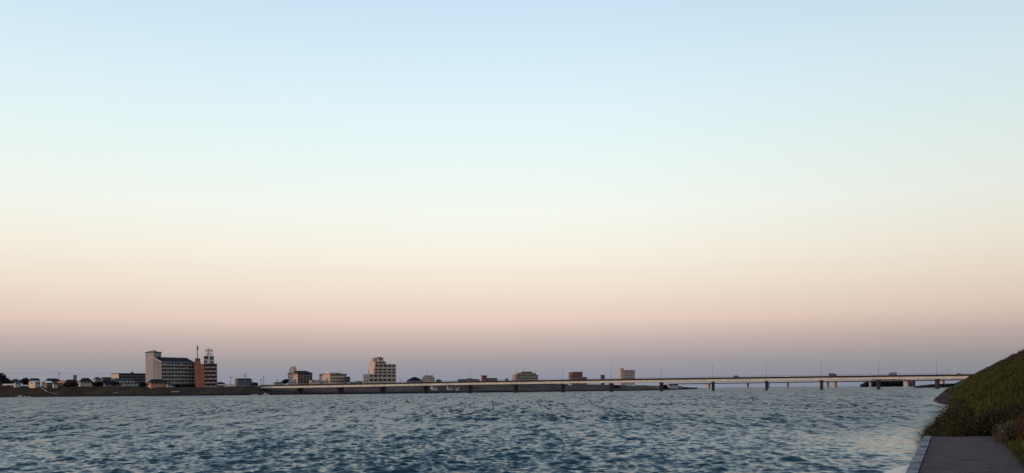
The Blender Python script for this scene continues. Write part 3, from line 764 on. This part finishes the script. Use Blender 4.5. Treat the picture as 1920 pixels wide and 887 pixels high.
mb = MB(); zt = rb.h(652.5); cx = rb.lx(393.3)
for dx, dy in ((-1.5,4),(1.5,4),(0,6.5)): mb.tube((cx+dx, dy, z1), (cx+dx*.5, 5, zt), .17, None, 6)
for q in range(5): zz = z1+(zt-z1)*q/5; mb.tube((cx-1.4, 4.1, zz), (cx+1.4, 4.1, zz+1.2), .1, None, 5).tube((cx+1.4, 4.1, zz), (cx-1.4, 4.1, zz+1.2), .1, None, 5)
for yy in (663.5, 657): mb.tube((rb.lx(387), 4.2, rb.h(yy)), (rb.lx(400), 4.2, rb.h(yy)), .2, None, 6)
lt = mb.build('lattice_mast', M['dsteel'], rb.root)
mb = MB()
for xx in (387.2, 389.3, 391.5, 395.5, 397.8, 400): mb.box(rb.lx(xx)-.28, rb.lx(xx)+.28, 3.7, 4.0, rb.h(659.5), rb.h(654.3)).box(rb.lx(xx)-.22, rb.lx(xx)+.22, 3.7, 4.0, rb.h(665.5), rb.h(661.5))
mb.build('panel_antenna', M['steel'], lt)

house('dark hip roofed house with orange lit wall at the foot of the big grey block', 276, 283, 313, 925, 30, 717.6, 710.8, M['orange'], M['roofd'], .18, 4)
house('small pale annex right of the orange lit house', 311, 314, 323, 925, 30, 720.5, 717, M['palew'], M['roofg'], .2, 2)
for i, (x, yt, wd, m, lb) in enumerate([(332, 720, 12, 'leafd', 'dark shrub under the middle of the big grey block'), (346, 720.5, 13, 'leafm', 'olive shrub in front of the lowest balconies'), (358, 719.5, 12, 'leafd', 'dark shrub left of the brick red tower'),
        (410, 717, 9, 'leafd', 'dark shrub at the right foot of the dark red block'), (419, 718.5, 9, 'leafm', 'small olive bush left of the lone utility pole'), (268, 716.5, 12, 'leafp', 'purple bush left of the big grey block'), (476, 716.5, 12, 'leafd', 'bush right of the dark flat house near the bridge end'),
        (534, 712, 11, 'leafd', 'dark stepped tree left of the lit apartment block with a red penthouse')]):
    tree('tree', lb, 'tree', x, 935 if x < 500 else 985, yt, 727.5 if x < 500 else 722, wd, M[m], 50+i)
house('tiny pale roofed house right of the dark red block', 406, 409, 420, 940, 30, 719.5, 716.4, M['mauve'], M['roofg'], .2, 1)
house('dark flat topped two storey house behind the utility pole near the bridge end', 441, 446, 472.5, 950, 34, 711.5, 709.3, M['greyd'], M['roofd'], .08, 5, floors=2)
fence('pale low wall running along the levee top toward the dark flat house', 408, 442, 905, 720.3, 723.2, M['palew'])

def upole(label, x, ytop, ybase, Z, arms=1, ang=.2, small=False):
    base = P(x, ybase, Z); H = P(x, ytop, Z).z-base.z
    rt = empty('utility_pole', base, ang, label, 'utility pole', 'utility poles on the far bank')
    MB().tube((0,0,-1), (0,0,H), .24, .17, 8).build('pole', M['dsteel'], rt)
    for a in range(arms):
        cz = H-.4-a*1.6; w_ = 2.0-.5*a if not small else 1.0
        c = MB().box(-w_, w_, -.12, .12, cz-.14, cz+.14).build('crossarm', M['dsteel'], rt)
        mb = MB()
        for q in (-.9, -.3, .3, .9): mb.tube((q*w_, 0, cz+.1), (q*w_, 0, cz+.5), .09, None, 5)
        mb.build('insulator', M['steel'], c)
    return rt, base+Vector((0,0,H))
tops = []
for (lb, x, yt, yb, Z, ar, sm) in [('utility pole with a wide crossarm above the orange gabled house', 111.5, 698.5, 722, 1005, 2, False),
        ('utility pole standing alone right of the dark red block', 432.5, 706.5, 722, 930, 1, False), ('tall utility pole in front of the dark flat house', 460, 702, 722, 915, 2, False),
        ('thin pole left of the pair beside the bridge end', 490, 711, 722, 925, 1, True), ('taller thin pole of the pair beside the bridge end', 494.5, 705.5, 722, 925, 1, True),
        ('short thin pole between the bridge end and the lit apartment block', 520.5, 711.5, 722, 960, 1, True), ('small pole right of the cream block with a brown eave', 667, 713, 720, 990, 1, True),
        ('small pole right of the stepped apartment block', 751, 712, 719, 1000, 1, True)]:
    tops.append(upole(lb, x, yt, yb, Z, ar, .2, sm)[1])
def wire(label, a, b, sag):
    mb = MB(); n = 16; pts = []
    for i in range(n+1):
        t = i/n; p = a.lerp(b, t); p.z -= sag*4*t*(1-t); pts.append(p-a)
    for p, q in zip(pts[:-1], pts[1:]): mb.tube(p, q, .07, None, 5)
    o = mb.build('power_line', M['dsteel'], loc=a); tag(o, label, 'cable')
wire('thin power line running left from the pole over the orange house', tops[0], P(-40, 697, 1040), 1.5)
wire('thin power line running right from the pole over the orange house', tops[0], P(208, 698.5, 1000), 2)
wire('power line between the lone pole and the pole of the dark flat house', tops[1], tops[2], .8)

# --- buildings behind the bridge
b = block_of_flats('apartment block with a lit pink end wall, dark roof and a red penthouse', 540, 557, 585, 985, 42, [(557, 585, 700.5, 4, 5)], 720, M['pinkw'], M['mauve'], endw=3, roof=M['roofd'], divider=M['pinkw'])
MB().gable(-.3, b.Lr+.8, -1.5, b.Ll+.4, b.h(700.5)+.47, b.h(694.8), 2.5).build('pitched_roof', M['roofd'], b.root)
MB().box(-.3, 3.8, b.Ll*.35, b.Ll*.8, b.h(700.5)+.47, b.h(690)).build('penthouse', M['pinkw'], b.root)
MB().box(.3, 3.0, b.Ll*.4, b.Ll*.7, b.h(690)+.01, b.h(687)).build('water_tank', M['orange'], b.root)
bl = Bld('outbuilding', 'low pink outbuilding with a white boxy tank between two apartment blocks', 582, 584, 599, 980, 30)
MB().box(0, bl.Lr, 0, 8, 0, bl.h(713.2)).build('wall', M['pinkw'], bl.root); MB().box(-.2, bl.Lr+.2, -.3, 8.2, bl.h(713.2)+.01, bl.h(712.2)).build('roof', M['brickd'], bl.root)
MB().box(bl.lx(592.3), bl.lx(595.5), -.6, 2, bl.h(715.8), bl.h(711)).build('tank', M['white'], bl.root)
for j in range(3): win(bl, None, bl.Lr*(.15+.28*j), bl.Lr*(.15+.28*j)+1.2, bl.h(716.5), bl.h(714.6))
b = block_of_flats('cream three storey block with a brown overhanging eave and four square windows', 599, 618, 649.5, 985, 42, [(618, 649.5, 701.5, 3, 6)], 720, M['cream'], M['cream'], endw=2, roof=M['brickd'], glass='brickd', balc_d=1.0, divider=M['cream'], pw=.4, balf=.5)  # cream wall colour stands in for sunlight on this facade
MB().box(1.5, b.Lr*.45, 2, 7, b.h(701.5)+.47, b.h(697.6)).build('penthouse', M['white'], b.root)
MB().box(b.Lr*.55, b.Lr*.75, 2, 6, b.h(701.5)+.47, b.h(698.6)).build('water_tank', M['palew'], b.root)
MB().gable(-.6, b.Lr+.6, -.8, b.Ll+.6, b.h(701.5)+.46, b.h(699.8), 3).build('pitched_roof', M['brickd'], b.root)
block_of_flats('narrow dark purple wing attached right of the cream block', 649, 650.5, 656.5, 990, 30, [(650.5, 656.5, 707, 3, 2)], 720, M['mauve'], M['greyd'], dep=9)
for i, (x0_, x1_, yt, lb) in enumerate([(656, 668, 715.8, 'low pale shed roof right of the dark purple wing'), (671, 680, 714.5, 'small low dark roof left of the stepped apartment block'), (515, 531, 716.5, 'row of low roofs left of the lit apartment block')]):
    house(lb, x0_-2, x0_, x1_, 975, 30, yt+1.5, yt, M['palew'] if i != 1 else M['greyd'], M['roofg'], .15, 2)

b = block_of_flats('tall stepped pink apartment tower with dark balconies rising in terraces', 682.5, 691, 742.5, 1000, 32,
    [(691, 742.5, 702.2, 2, 6), (700.5, 742.5, 691.5, 2, 5), (702, 742.5, 683.3, 1, 5), (702.5, 724, 678.2, 1, 3), (709, 719, 671.2, 1, 2)], 718.5, M['pinkw'], M['pinkw'], endw=2, roof=M['roofd'], divider=M['pinkw'], dep=15, pw=.6, balf=.46)
MB().box(b.lx(702), b.lx(708), 3, 8, b.h(678.2)+.52, b.h(670.5)).build('lift_tower', M['pinkw'], b.root)
MB().box(b.lx(710.5), b.lx(713), 3, 5, b.h(671.2)+.46, b.h(669)).build('water_tank', M['brickd'], b.root)
MB().box(b.lx(715.5), b.lx(718), 3, 5, b.h(671.2)+.46, b.h(669)).build('water_tank', M['brickd'], b.root)
house('large dark pitched hall roof right of the stepped tower', 763, 770, 792, 1020, 30, 713.5, 706.8, M['greyd'], M['roofb'], .38, 3)
block_of_flats('pale pink low tiered block behind the first bridge lamp post', 794, 797, 815, 1030, 26, [(797, 815, 708.3, 2, 4), (800, 812, 704.5, 1, 3)], 715, M['pinkw'], M['pinkw'], balc=False, dep=10, glass='mauve')
house('small dark roofed house right of the pink tiered block', 818, 820, 828, 1020, 25, 713.6, 711.2, M['greyd'], M['roofd'], .3, 1)
house('long low pale building with a small dark roof behind the second bridge lamp post', 858, 861, 900, 1040, 20, 712.4, 710.8, M['mauve'], M['roofg'], .1, 6)
house('dark ridge roof poking above the bridge at the second lamp post', 874, 877, 888, 1030, 20, 711.2, 709.3, M['mauve'], M['roofd'], .3, 2)
block_of_flats('small dark brown box building above the bridge deck', 904.5, 907, 913, 1050, 24, [(907, 913, 704.6, 2, 2)], 712.5, M['brickd'], M['greyd'], balc=False, dep=7)
house('low long mauve roof right of the dark brown box building', 912, 914, 933, 1055, 20, 710.6, 708.8, M['mauve'], M['roofg'], .1, 4)
house('tiny dark roof just left of the tiered pink building', 949, 950, 953, 1055, 20, 711, 709.4, M['greyd'], M['roofd'], .2, 1)
b = block_of_flats('wide tiered pink brown building with dark window rows and a rooftop spike', 963, 967, 1009, 1100, 18, [(967, 1009, 703.6, 2, 9), (970, 1005, 700.4, 1, 8), (978, 998, 697.6, 1, 4)], 712.5, mat('rose_render', (.34,.24,.235), var=.12), M['beige'], balc=True, balc_d=.8, dep=14)
MB().tube((b.lx(984.5), 3, b.h(697.6)), (b.lx(984.5), 3, b.h(691)), .35, .12, 6).build('spike', M['dsteel'], b.root)
MB().tube((b.lx(1006.3), 3, b.h(703.6)), (b.lx(1006.3), 3, b.h(694)), .2, .12, 6).build('aerial', M['dsteel'], b.root)
b = block_of_flats('plain brick brown box building with pale roof edge beyond the bridge', 1071.5, 1073.5, 1092.5, 1130, 16, [(1073.5, 1092.5, 697.8, 4, 6)], 710.8, mat('brown_brick', (.15,.075,.07), scale=.3, var=.15), M['brickd'], balc=False, dep=14, roof=M['palew'], glass='brickd')
house('low dark roof stepping down right of the brick brown box', 1092, 1094, 1101, 1130, 15, 709.3, 707, M['greyd'], M['roofd'], .2, 2)
block_of_flats('tiny dark square tower between two lamp posts above the bridge', 1127.8, 1129, 1134, 1150, 16, [(1129, 1134, 703.8, 2, 2)], 709.5, M['greyd'], M['greyd'], balc=False, dep=5)
b = block_of_flats('pale pink apartment block with a grid of small windows and a taller blank end', 1165, 1169.5, 1190.5, 1180, 24, [(1169.5, 1190.5, 694.6, 5, 5)], 709.5, M['pinkw'], M['pinkw'], balc=True, balc_d=.8, dep=12, divider=M['pinkw'], glass='brickd', pw=.6, balf=.5)
MB().box(-4.5, .5, -.3, 6, 0, b.h(690.4)).build('lift_tower', M['pinkw'], b.root)
# --- houses seen under the bridge deck
for (xl, xc, xr, Z, ye, yr, wm_, rm, lb) in [(808,811,820,925,723.6,721.6,'palew','roofg','small white shed seen under the bridge right of the second visible pier'),
        (838,841,850,935,724.2,722.0,'palew','roofd','white walled hut under the bridge left of the tall dark pier'), (853,855,861,935,724,722.2,'pinkw','roofd','pink hut right of the white walled hut under the bridge'),
        (1066,1068.5,1072,1060,722.6,718.6,'white','palew','narrow white gabled house right of a pier under the deck'), (1073,1075,1084,1060,724,721.8,'white','roofg','low white house beside the narrow gabled one under the deck'),
        (1114,1117,1126,1062,729.4,727.8,'palew','roofg','pale hut low on the bank near the water'), (1172,1175,1181,1125,723.4,721,'white','palew','pale small house under the deck below the pink apartment block'),
        (1182,1185,1192,1125,723.8,721.6,'pinkw','palew','pinkish small house beside the pale one under the deck'), (1226,1228,1236,1160,725,723,'palew','brickd','low house just left of a pier near the end of the bank'),
        (1252,1255,1272,1250,721.2,719.8,'palew','roofg','long white shed near the end of the far bank'), (1264,1267,1281,1300,725.4,724.2,'palew','roofg','low white quay building at the tip of the far bank')]:
    house(lb, xl, xc, xr, Z, 20, ye, yr, M[wm_], M[rm], .1, 3, gz=3.2)
for i, (x, yt, wd, m, lb) in enumerate([(905, 721, 26, 'leafp', 'brown bush belt behind the third pier from the bank'), (1010, 721.5, 30, 'leafp', 'brown bush belt under the tiered building'), (1040, 723, 16, 'leafm', 'olive bush left of the gabled white house'),
        (1100, 722.5, 20, 'leafd', 'dark bush between the white houses and the next pier'), (1150, 723, 20, 'leafp', 'purple brown bush right of the pier below the tiny tower'), (1205, 723.5, 18, 'leafd', 'dark bush right of the pinkish small house'),
        (1243, 722, 14, 'leafp', 'brown bush left of the long white shed'), (1262, 726.8, 16, 'leafp', 'purple bush at the water near the bank tip'), (1283, 727.2, 14, 'leafd', 'low dark scrub at the very tip of the far bank')]):
    tree('bush', lb, 'bush', x, (1010 if x < 1000 else 1090) if x < 1200 else (1180 if x < 1250 else 1440), yt, 731, wd, M[m], 80+i, 'bushes on the bank under the bridge', gz=1.5, trunk=False)

# ------------------------------------------------------------------ bridges
PA, PB, PD = -247.05, 83.69, -.014344; Z0B = 868.0; TH = -R(15.909); SPAN = Z0B*math.hypot(PB/F, PD)
def pier_px(i): return X0 + (PA+PB*i)/(1+PD*i)
br = empty('road_bridge', (Z0B*PA/F, Z0B, 0), TH, 'long road bridge with a cream girder and dark wall piers crossing the river', 'bridge')
def top_z(s):
    i = s/SPAN
    I = [-3, -2, 0, 2, 4, 6, 8, 10, 11.5, 14]; Zt = [10.0, 10.1, 10.55, 11.15, 11.35, 11.5, 11.6, 11.65, 11.6, 11.4]
    return float(np.interp(i, I, Zt))
s0, s1 = -2.93*SPAN, 12.6*SPAN; WD = 11.0
ss = np.arange(s0, s1+.1, (s1-s0)/150)
def ribbon(name, y0, y1, za, zb, m, parent=br, a=s0, b=s1):
    q = [s for s in ss if a-.1 <= s <= b+.1]; mb = MB()
    for s in q:
        t = top_z(s); mb.v += [(s,y0,t+za),(s,y1,t+za),(s,y1,t+zb),(s,y0,t+zb)]
    for i in range(len(q)-1):
        c = i*4
        mb.f += [(c,c+4,c+5,c+1),(c+1,c+5,c+6,c+2),(c+2,c+6,c+7,c+3),(c+3,c+7,c+4,c)]
    n = (len(q)-1)*4; mb.f += [(0,1,2,3),(n+3,n+2,n+1,n)]
    return mb.build(name, m, parent)
deck = ribbon('deck', .25, WD-.25, -.75, -.25, M['asph'])
ribbon('parapet', 0, .245, -1.15, .12, M['parapet']); ribbon('parapet', WD-.245, WD, -.85, .0, M['parapet'])
ribbon('girder', .9, 1.3, -3.2, -.755, M['girder']); ribbon('girder', 5.2, 5.6, -3.2, -.755, M['girder']); ribbon('girder', WD-1.3, WD-.9, -3.2, -.755, M['girder'])
ribbon('bottom_flange', .7, 1.5, -3.45, -3.205, M['parapet'])  # near-black colour puts the shadow under the girder into the flange
fl = MB()
for s in np.arange(s0+3, s1, 6.4): t = top_z(s); fl.box(s-.1, s+.1, .74, .895, t-3.2, t-.9)
fl.build('stiffener', M['girder'], br)
for y in (.08, WD-.2):
    mb = MB()
    for s in np.arange(s0, s1, 2.0): t = top_z(s); mb.box(s-.05, s+.05, y, y+.1, t+.123, t+1.05)
    mb.build('railing', M['steel'], br)
    ribbon('handrail', y-.02, y+.12, 1.05, 1.15, M['steel'])
for i in range(-2, 13):
    s = i*SPAN; t = top_z(s)
    mb = MB(); n = 10; base = []
    pts = []
    for k in range(2*n):
        a = math.pi*(k % n)/(n-1)
        if k < n: pts.append((1.1*math.cos(math.pi+a), .6-.9*math.sin(a)+.5))
        else: pts.append((1.1*math.cos(a), WD-1.6+.9*math.sin(a)+.5))
    N = len(pts)
    mb.poly([(s+p[0], p[1], -4) for p in pts] + [(s+p[0], p[1], t-4.75) for p in pts], [tuple(range(N-1, -1, -1)), tuple(range(N, 2*N))] + [(k, (k+1) % N, N+(k+1) % N, N+k) for k in range(N)])
    pr = mb.build('pier', M['pier'], br)
    MB().box(s-1.45, s+1.45, -.2, WD+.1, t-4.745, t-3.75).build('cap', M['pier'], pr)
    MB().box(s-.9, s+.9, .6, 1.6, t-3.745, t-3.455).build('bearing', M['dsteel'], pr)
MB().box(s0-5, s0+1.4, -.6, WD+.6, 0, top_z(s0)-3.46).build('abutment', M['pier'], br)
# approach road behind the abutment on the far levee
rampz = top_z(s0)
tag(MB().poly([(0,0,0),(-60,0,-1),(-60,9,-1),(0,9,0),(0,-5,-5),(-60,-4,-5)], [(0,3,2,1),(4,0,1,5)]).build('road', M['asph'], None), kind='structure')
ro = bpy.data.objects['road.002'] if 'road.002' in bpy.data.objects else None
if ro: ro.matrix_world = Matrix.Translation((Z0B*PA/F, Z0B, 0)) @ Matrix.Rotation(TH, 4, 'Z') @ Matrix.Translation((s0+.2, 1, rampz-.4))

def bridge_pt(s, y, dz=0):
    p = Matrix.Translation((Z0B*PA/F, Z0B, 0)) @ Matrix.Rotation(TH, 4, 'Z') @ Vector((s, y, top_z(s)+dz)); return p
def s_of_px(x, y=0):
    u = (x-X0)/F; # X = u*Z on line (X,Z) = (Xa + s cos, Za + s sin)
    Xa, Za = Z0B*PA/F - y*math.sin(TH), Z0B + y*math.cos(TH)
    return (u*Za-Xa)/(math.cos(TH)-u*math.sin(TH))
# lamp posts
ORD = ['first', 'second', 'third', 'fourth', 'fifth', 'sixth', 'seventh', 'eighth', 'ninth', 'tenth', 'eleventh']
lamp_d = {}
def lamp(k, s):
    rt = empty('street_lamp', bridge_pt(s, .55, -.25), TH, '%s tall thin lamp post from the left on the bridge' % ORD[k], 'street lamp', 'street lamps on the bridge')
    if not lamp_d:
        a = MB().tube((0,0,0), (0,0,.9), .26, .2, 8).tube((0,0,.9), (0,0,12.0), .17, .12, 8).build('post', M['steel'], rt)
        h = MB()
        for q in range(5):
            t0, t1 = q/5, (q+1)/5; f = lambda t: (0, 2.2*t, 12.0+.8*math.sin(t*1.57))
            h.tube(f(t0), f(t1), .08, None, 6)
        b_ = h.build('arm', M['steel'], rt); c = MB().box(-.22, .22, 2.1, 3.1, 12.68, 12.86).build('lamp_head', M['dsteel'], b_)
        lamp_d.update(a=a.data, b=b_.data, c=c.data)
    else:
        for nm, key in (('post', 'a'), ('arm', 'b')):
            o = bpy.data.objects.new(nm, lamp_d[key]); C.objects.link(o); o.parent = rt
        c = bpy.data.objects.new('lamp_head', lamp_d['c']); C.objects.link(c); c.parent = o
for k, x in enumerate([800.5, 882.5, 967.5, 1055.5, 1146, 1240, 1336.5, 1437, 1540, 1647.5, 1756]): lamp(k, s_of_px(x, .55))

# vehicles on the bridge
def vehicle(kind, x, label, paint, lane=3.2, direction=1, group='vehicles crossing the bridge'):
    s = s_of_px(x, lane); pm = mat('paint_'+kind, paint, rough=.35, var=.05, spec=.5)
    rt = empty({'car': 'car', 'van': 'van', 'truck': 'truck'}[kind], bridge_pt(s, lane, -.246), TH if direction > 0 else TH+math.pi, label, kind, group)
    def extr(name, prof, w_, m, par=rt, y0=None):
        n = len(prof); mb = MB(); yy = (-w_/2, w_/2)
        mb.poly([(p[0], yy[0], p[1]) for p in prof]+[(p[0], yy[1], p[1]) for p in prof], [tuple(range(n)), tuple(range(2*n-1, n-1, -1))]+[(k, n+k, n+(k+1) % n, (k+1) % n) for k in range(n)])
        return mb.build(name, m, par)
    if kind == 'car':
        L = 2.2; extr('body', [(-L,.35),(-L,.85),(-1.9,.98),(1.0,.98),(2.05,.82),(L,.6),(L,.35)], 1.7, pm)
        cb = extr('cabin', [(-1.7,.985),(-1.25,1.42),(.35,1.45),(1.0,.985)], 1.45, pm)
        extr('window', [(-1.5,1.0),(-1.15,1.36),(.30,1.38),(.85,1.0)], 1.5, M['glass'])
        H = .3
    elif kind == 'van':
        L = 2.3; extr('body', [(-L,.35),(-L,1.75),(-2.1,1.95),(1.1,1.95),(1.75,1.2),(L,1.0),(L,.35)], 1.75, pm)
        extr('window', [(-1.9,1.2),(-1.9,1.75),(1.05,1.75),(1.5,1.2)], 1.8, M['glass']); H = .32
    else:
        L = 3.2; extr('cab', [(1.5,.5),(1.5,2.2),(2.7,2.2),(3.1,1.4),(3.2,.5)], 1.9, pm)
        extr('window', [(1.75,1.4),(1.75,2.0),(2.6,2.0),(2.95,1.4)], 1.95, M['glass'])
        extr('cargo_box', [(-3.2,.75),(-3.2,2.7),(1.4,2.7),(1.4,.75)], 2.0, pm); extr('chassis', [(-3.2,.5),(-3.2,.74),(1.49,.74),(1.49,.5)], 1.2, M['dsteel']); H = .4
    for wx in (-L*.62, L*.62):
        for wy in (-.85, .85):
            wh = MB().tube((wx, wy-.1, H), (wx, wy+.1, H), H, None, 14).build('wheel', M['tyre'], rt)
            MB().tube((wx, wy-.12, H), (wx, wy+.12, H), H*.55, None, 10).build('rim', M['steel'], wh)
    for wy in (-.6, .6): MB().box(L-.06, L+.03, wy-.15, wy+.15, .62, .78).build('headlight', M['white'], rt)
    return rt
vehicle('van', 1381, 'small dark grey van on the bridge left of the middle lamp posts', (.12,.12,.14))
vehicle('car', 1475, 'white car on the bridge alone between two lamp posts', (.8,.8,.8), direction=-1)
vehicle('truck', 1561.5, 'dark blue grey truck on the bridge just right of a lamp post', (.05,.06,.085))
vehicle('car', 1627, 'white car with dark windows on the bridge left of the grey truck', (.8,.8,.8), direction=-1)
vehicle('truck', 1674, 'grey truck on the bridge right of the white car with dark windows', (.14,.14,.16), direction=-1)
vehicle('car', 1788, 'white car on the bridge nearest the right levee', (.8,.8,.8))
vehicle('car', 1798.5, 'dull red car on the bridge right behind the last white car', (.28,.16,.16))

# second, farther bridge
A2 = P(1252, 720.2, 2150); B2 = P(1880, 711.0, 1560)
d2 = Vector((B2.x-A2.x, B2.y-A2.y, 0)); L2 = d2.length; th2 = math.atan2(d2.y, d2.x); zA, zB = A2.z, B2.z
b2 = empty('far_bridge', (A2.x, A2.y, 0), th2, 'thin dark distant bridge on pale piers seen under the main bridge', 'bridge')
def seg2(name, a, b_, c, e, y0, y1, m):
    mb = MB(); mb.poly([(0,y0,zA+a),(L2,y0,zB+a),(L2,y1,zB+a),(0,y1,zA+a),(0,y0,zA+b_),(L2,y0,zB+b_),(L2,y1,zB+b_),(0,y1,zA+b_)], [(3,2,1,0),(4,5,6,7),(0,1,5,4),(1,2,6,5),(2,3,7,6),(3,0,4,7)])
    return mb.build(name, m, b2)
seg2('girder', -1.0, .9, 0, 0, 0, 10, M['shade']); seg2('deck', .905, 1.0, 0, 0, -.3, 10.3, M['mauve']); seg2('railing', 1.005, 1.5, 0, 0, -.2, 0, M['palew'])
for (x, wpx) in ((1262, 4), (1324.5, 10), (1399, 3), (1437, 4), (1474, 3), (1549, 4), (1562, 8), (1630, 3), (1697, 10), (1765, 6), (1835, 5)):
    u = tx(x); s = (u*A2.y-A2.x)/(math.cos(th2)-u*math.sin(th2)); Zd = A2.y+s*math.sin(th2); w_ = wpx*Zd/F*.8
    zt = zA+(zB-zA)*s/L2-1.01
    MB().box(s-w_/2, s+w_/2, 1.5, 8.5, -4, zt).build('pier', M['pierp'], b2)

# ------------------------------------------------------------------ far wooded island, red hut, spit
def mass(name, label, cat, x0, x1, Zd, prof, ybase, depth, leaf, m, n, seed, kind='stuff'):
    r = random.Random(seed); mb = MB()
    for i in range(n):
        x = r.uniform(x0, x1); top = np.interp(x, [p[0] for p in prof], [p[1] for p in prof]); dz = r.random()*depth; Z = Zd+dz
        hmax = CAMZ + Zd*(yh(x)-top)/F; z = -.2 + (hmax+.2)*(r.random()**.75)*r.uniform(.85, 1.0)
        p = Vector((tx(x)*Z, Z, z)); a = Vector((r.gauss(0,1), r.gauss(0,1), r.gauss(0,1))).normalized(); b_ = a.orthogonal().normalized(); c = a.cross(b_); s = leaf*r.uniform(.5, 1.3)
        mb.poly([p+b_*s, p+c*s, p-b_*s, p-c*s], [(0,1,2,3)])
    o = mb.build(name, m); tag(o, label, cat, kind=kind); return o
mass('wood', 'dark haze-blue wooded headland beyond the far bridge', 'wood', 1615, 1714, 2500, [(1614,722.5),(1622,718.5),(1632,714),(1645,711.5),(1680,712),(1714,714)], 725, 150, 4.2, M['leafb'], 5200, 3)
hl = MB(); xs = np.linspace(1616, 1713, 30)
for x in xs:
    t = np.interp(x, [1616,1622,1632,1645,1680,1713], [723,720,716,714,714,716]); hgt = max(.5, CAMZ+2540*(yh(x)-t)/F)
    hl.v += [(tx(x)*2510, 2510, -1), (tx(x)*2560, 2560, hgt), (tx(x)*2720, 2720, hgt*.9), (tx(x)*2800, 2800, -1)]
for i in range(29):
    for k in range(3): a = i*4+k; hl.f.append((a, a+4, a+5, a+1))
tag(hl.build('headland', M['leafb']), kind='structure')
rh = Bld('warehouse', 'dull red waterside shed at the right end of the wooded headland', 1703, 1704, 1713, 2300, 10, 'shed', gz=.5)
MB().box(0, rh.Lr, 0, 12, 0, rh.h(714.6)).build('wall', M['brickd'], rh.root); MB().gable(-.6, rh.Lr+.6, -.6, 12.6, rh.h(714.6)+.01, rh.h(713.2)).build('roof', M['roofb'], rh.root)
MB().box(rh.Lr*.3, rh.Lr*.6, -.1, -.005, 0, rh.h(718)).build('door', M['shade'], rh.root)
# spit
sp = MB(); xs = np.linspace(1708, 1850, 40)
for x in xs:
    k = min(1, (x-1708)/30); sp.v += [(tx(x)*985, 985, -.5), (tx(x)*995, 995, .3+1.0*k), (tx(x)*1060, 1060, 1.3*k), (tx(x)*1075, 1075, -.5)]
for i in range(39):
    for kk in range(3): a = i*4+kk; sp.f.append((a, a+4, a+5, a+1))
tag(sp.build('spit', mat('spit_soil', (.025,.026,.024), scale=.2)), kind='structure')
mass('scrub', 'dark low scrub on the spit under the right end of the bridge', 'scrub', 1716, 1850, 998, [(1714,726),(1728,723.5),(1750,721),(1775,720),(1850,718)], 727, 50, 1.1, M['leafd'], 5200, 5)

# ------------------------------------------------------------------ boats and small things on the far shore
def boat(label, x, y, L, face=0, cabin=True, Z=None, up=0):
    Z = Z or bank_interp(x, 1)-4; zz = up
    rt = empty('boat', (tx(x)*Z, Z, zz), face, label, 'boat', 'small boats along the far shore')
    n = 9; V = []; mb = MB()
    for i in range(n):
        t = i/(n-1); xx = -L/2+L*t; wd = L*.16*(1-max(0, (t-.55)/.45)**2.2)+.03; sh = .75+.5*max(0, t-.5)
        mb.v += [(xx, -wd, sh), (xx, -wd*.7, .05), (xx, wd*.7, .05), (xx, wd, sh), (xx, wd*.85, sh-.15), (xx, -wd*.85, sh-.15)]
    for i in range(n-1):
        for k in range(6): a = i*6+k; b_ = i*6+(k+1) % 6; mb.f.append((a, b_, b_+6, a+6))
    mb.f += [(5,4,3,2,1,0), tuple((n-1)*6+k for k in range(6))]
    mb.build('hull', M['boat'], rt)
    if cabin:
        c = MB().box(-L*.18, L*.10, -L*.09, L*.09, .7, 1.9).build('cabin', M['boat'], rt); MB().box(-L*.14, L*.06, -L*.093, L*.093, 1.25, 1.65).build('window', M['glass'], c)
        MB().box(-L*.2, L*.13, -L*.1, L*.1, 1.905, 2.0).build('roof', M['boat'], c)
    MB().tube((-L*.48, 0, .3), (-L*.5, 0, 1.1), .14, .18, 6).build('outboard_motor', M['dsteel'], rt)
boat('long white moored boat at the foot of the far left bank', 38, 741, 9.5, .05)
boat('second smaller pale boat beside the long one far left', 52, 741, 6, .1, False)
boat('white open boat drawn up on the bank below the big grey block', 329, 737, 8.5, -.12, False, Z=bank_interp(329, 1)+13, up=bank_z(329, bank_interp(329, 1)+13)+.2)
boat('small pale open boat lying near the shore left of the bridge end', 477, 741, 6.5, .0, False)
boat('white boat with a cabin at the shore under the start of the bridge', 498, 741, 7, .0, True)
boat('tiny pale boat by the shore under the green grey houses', 217, 738, 4.0, .2, False, Z=bank_interp(217, 1)+11, up=bank_z(217, bank_interp(217, 1)+11)+.1)
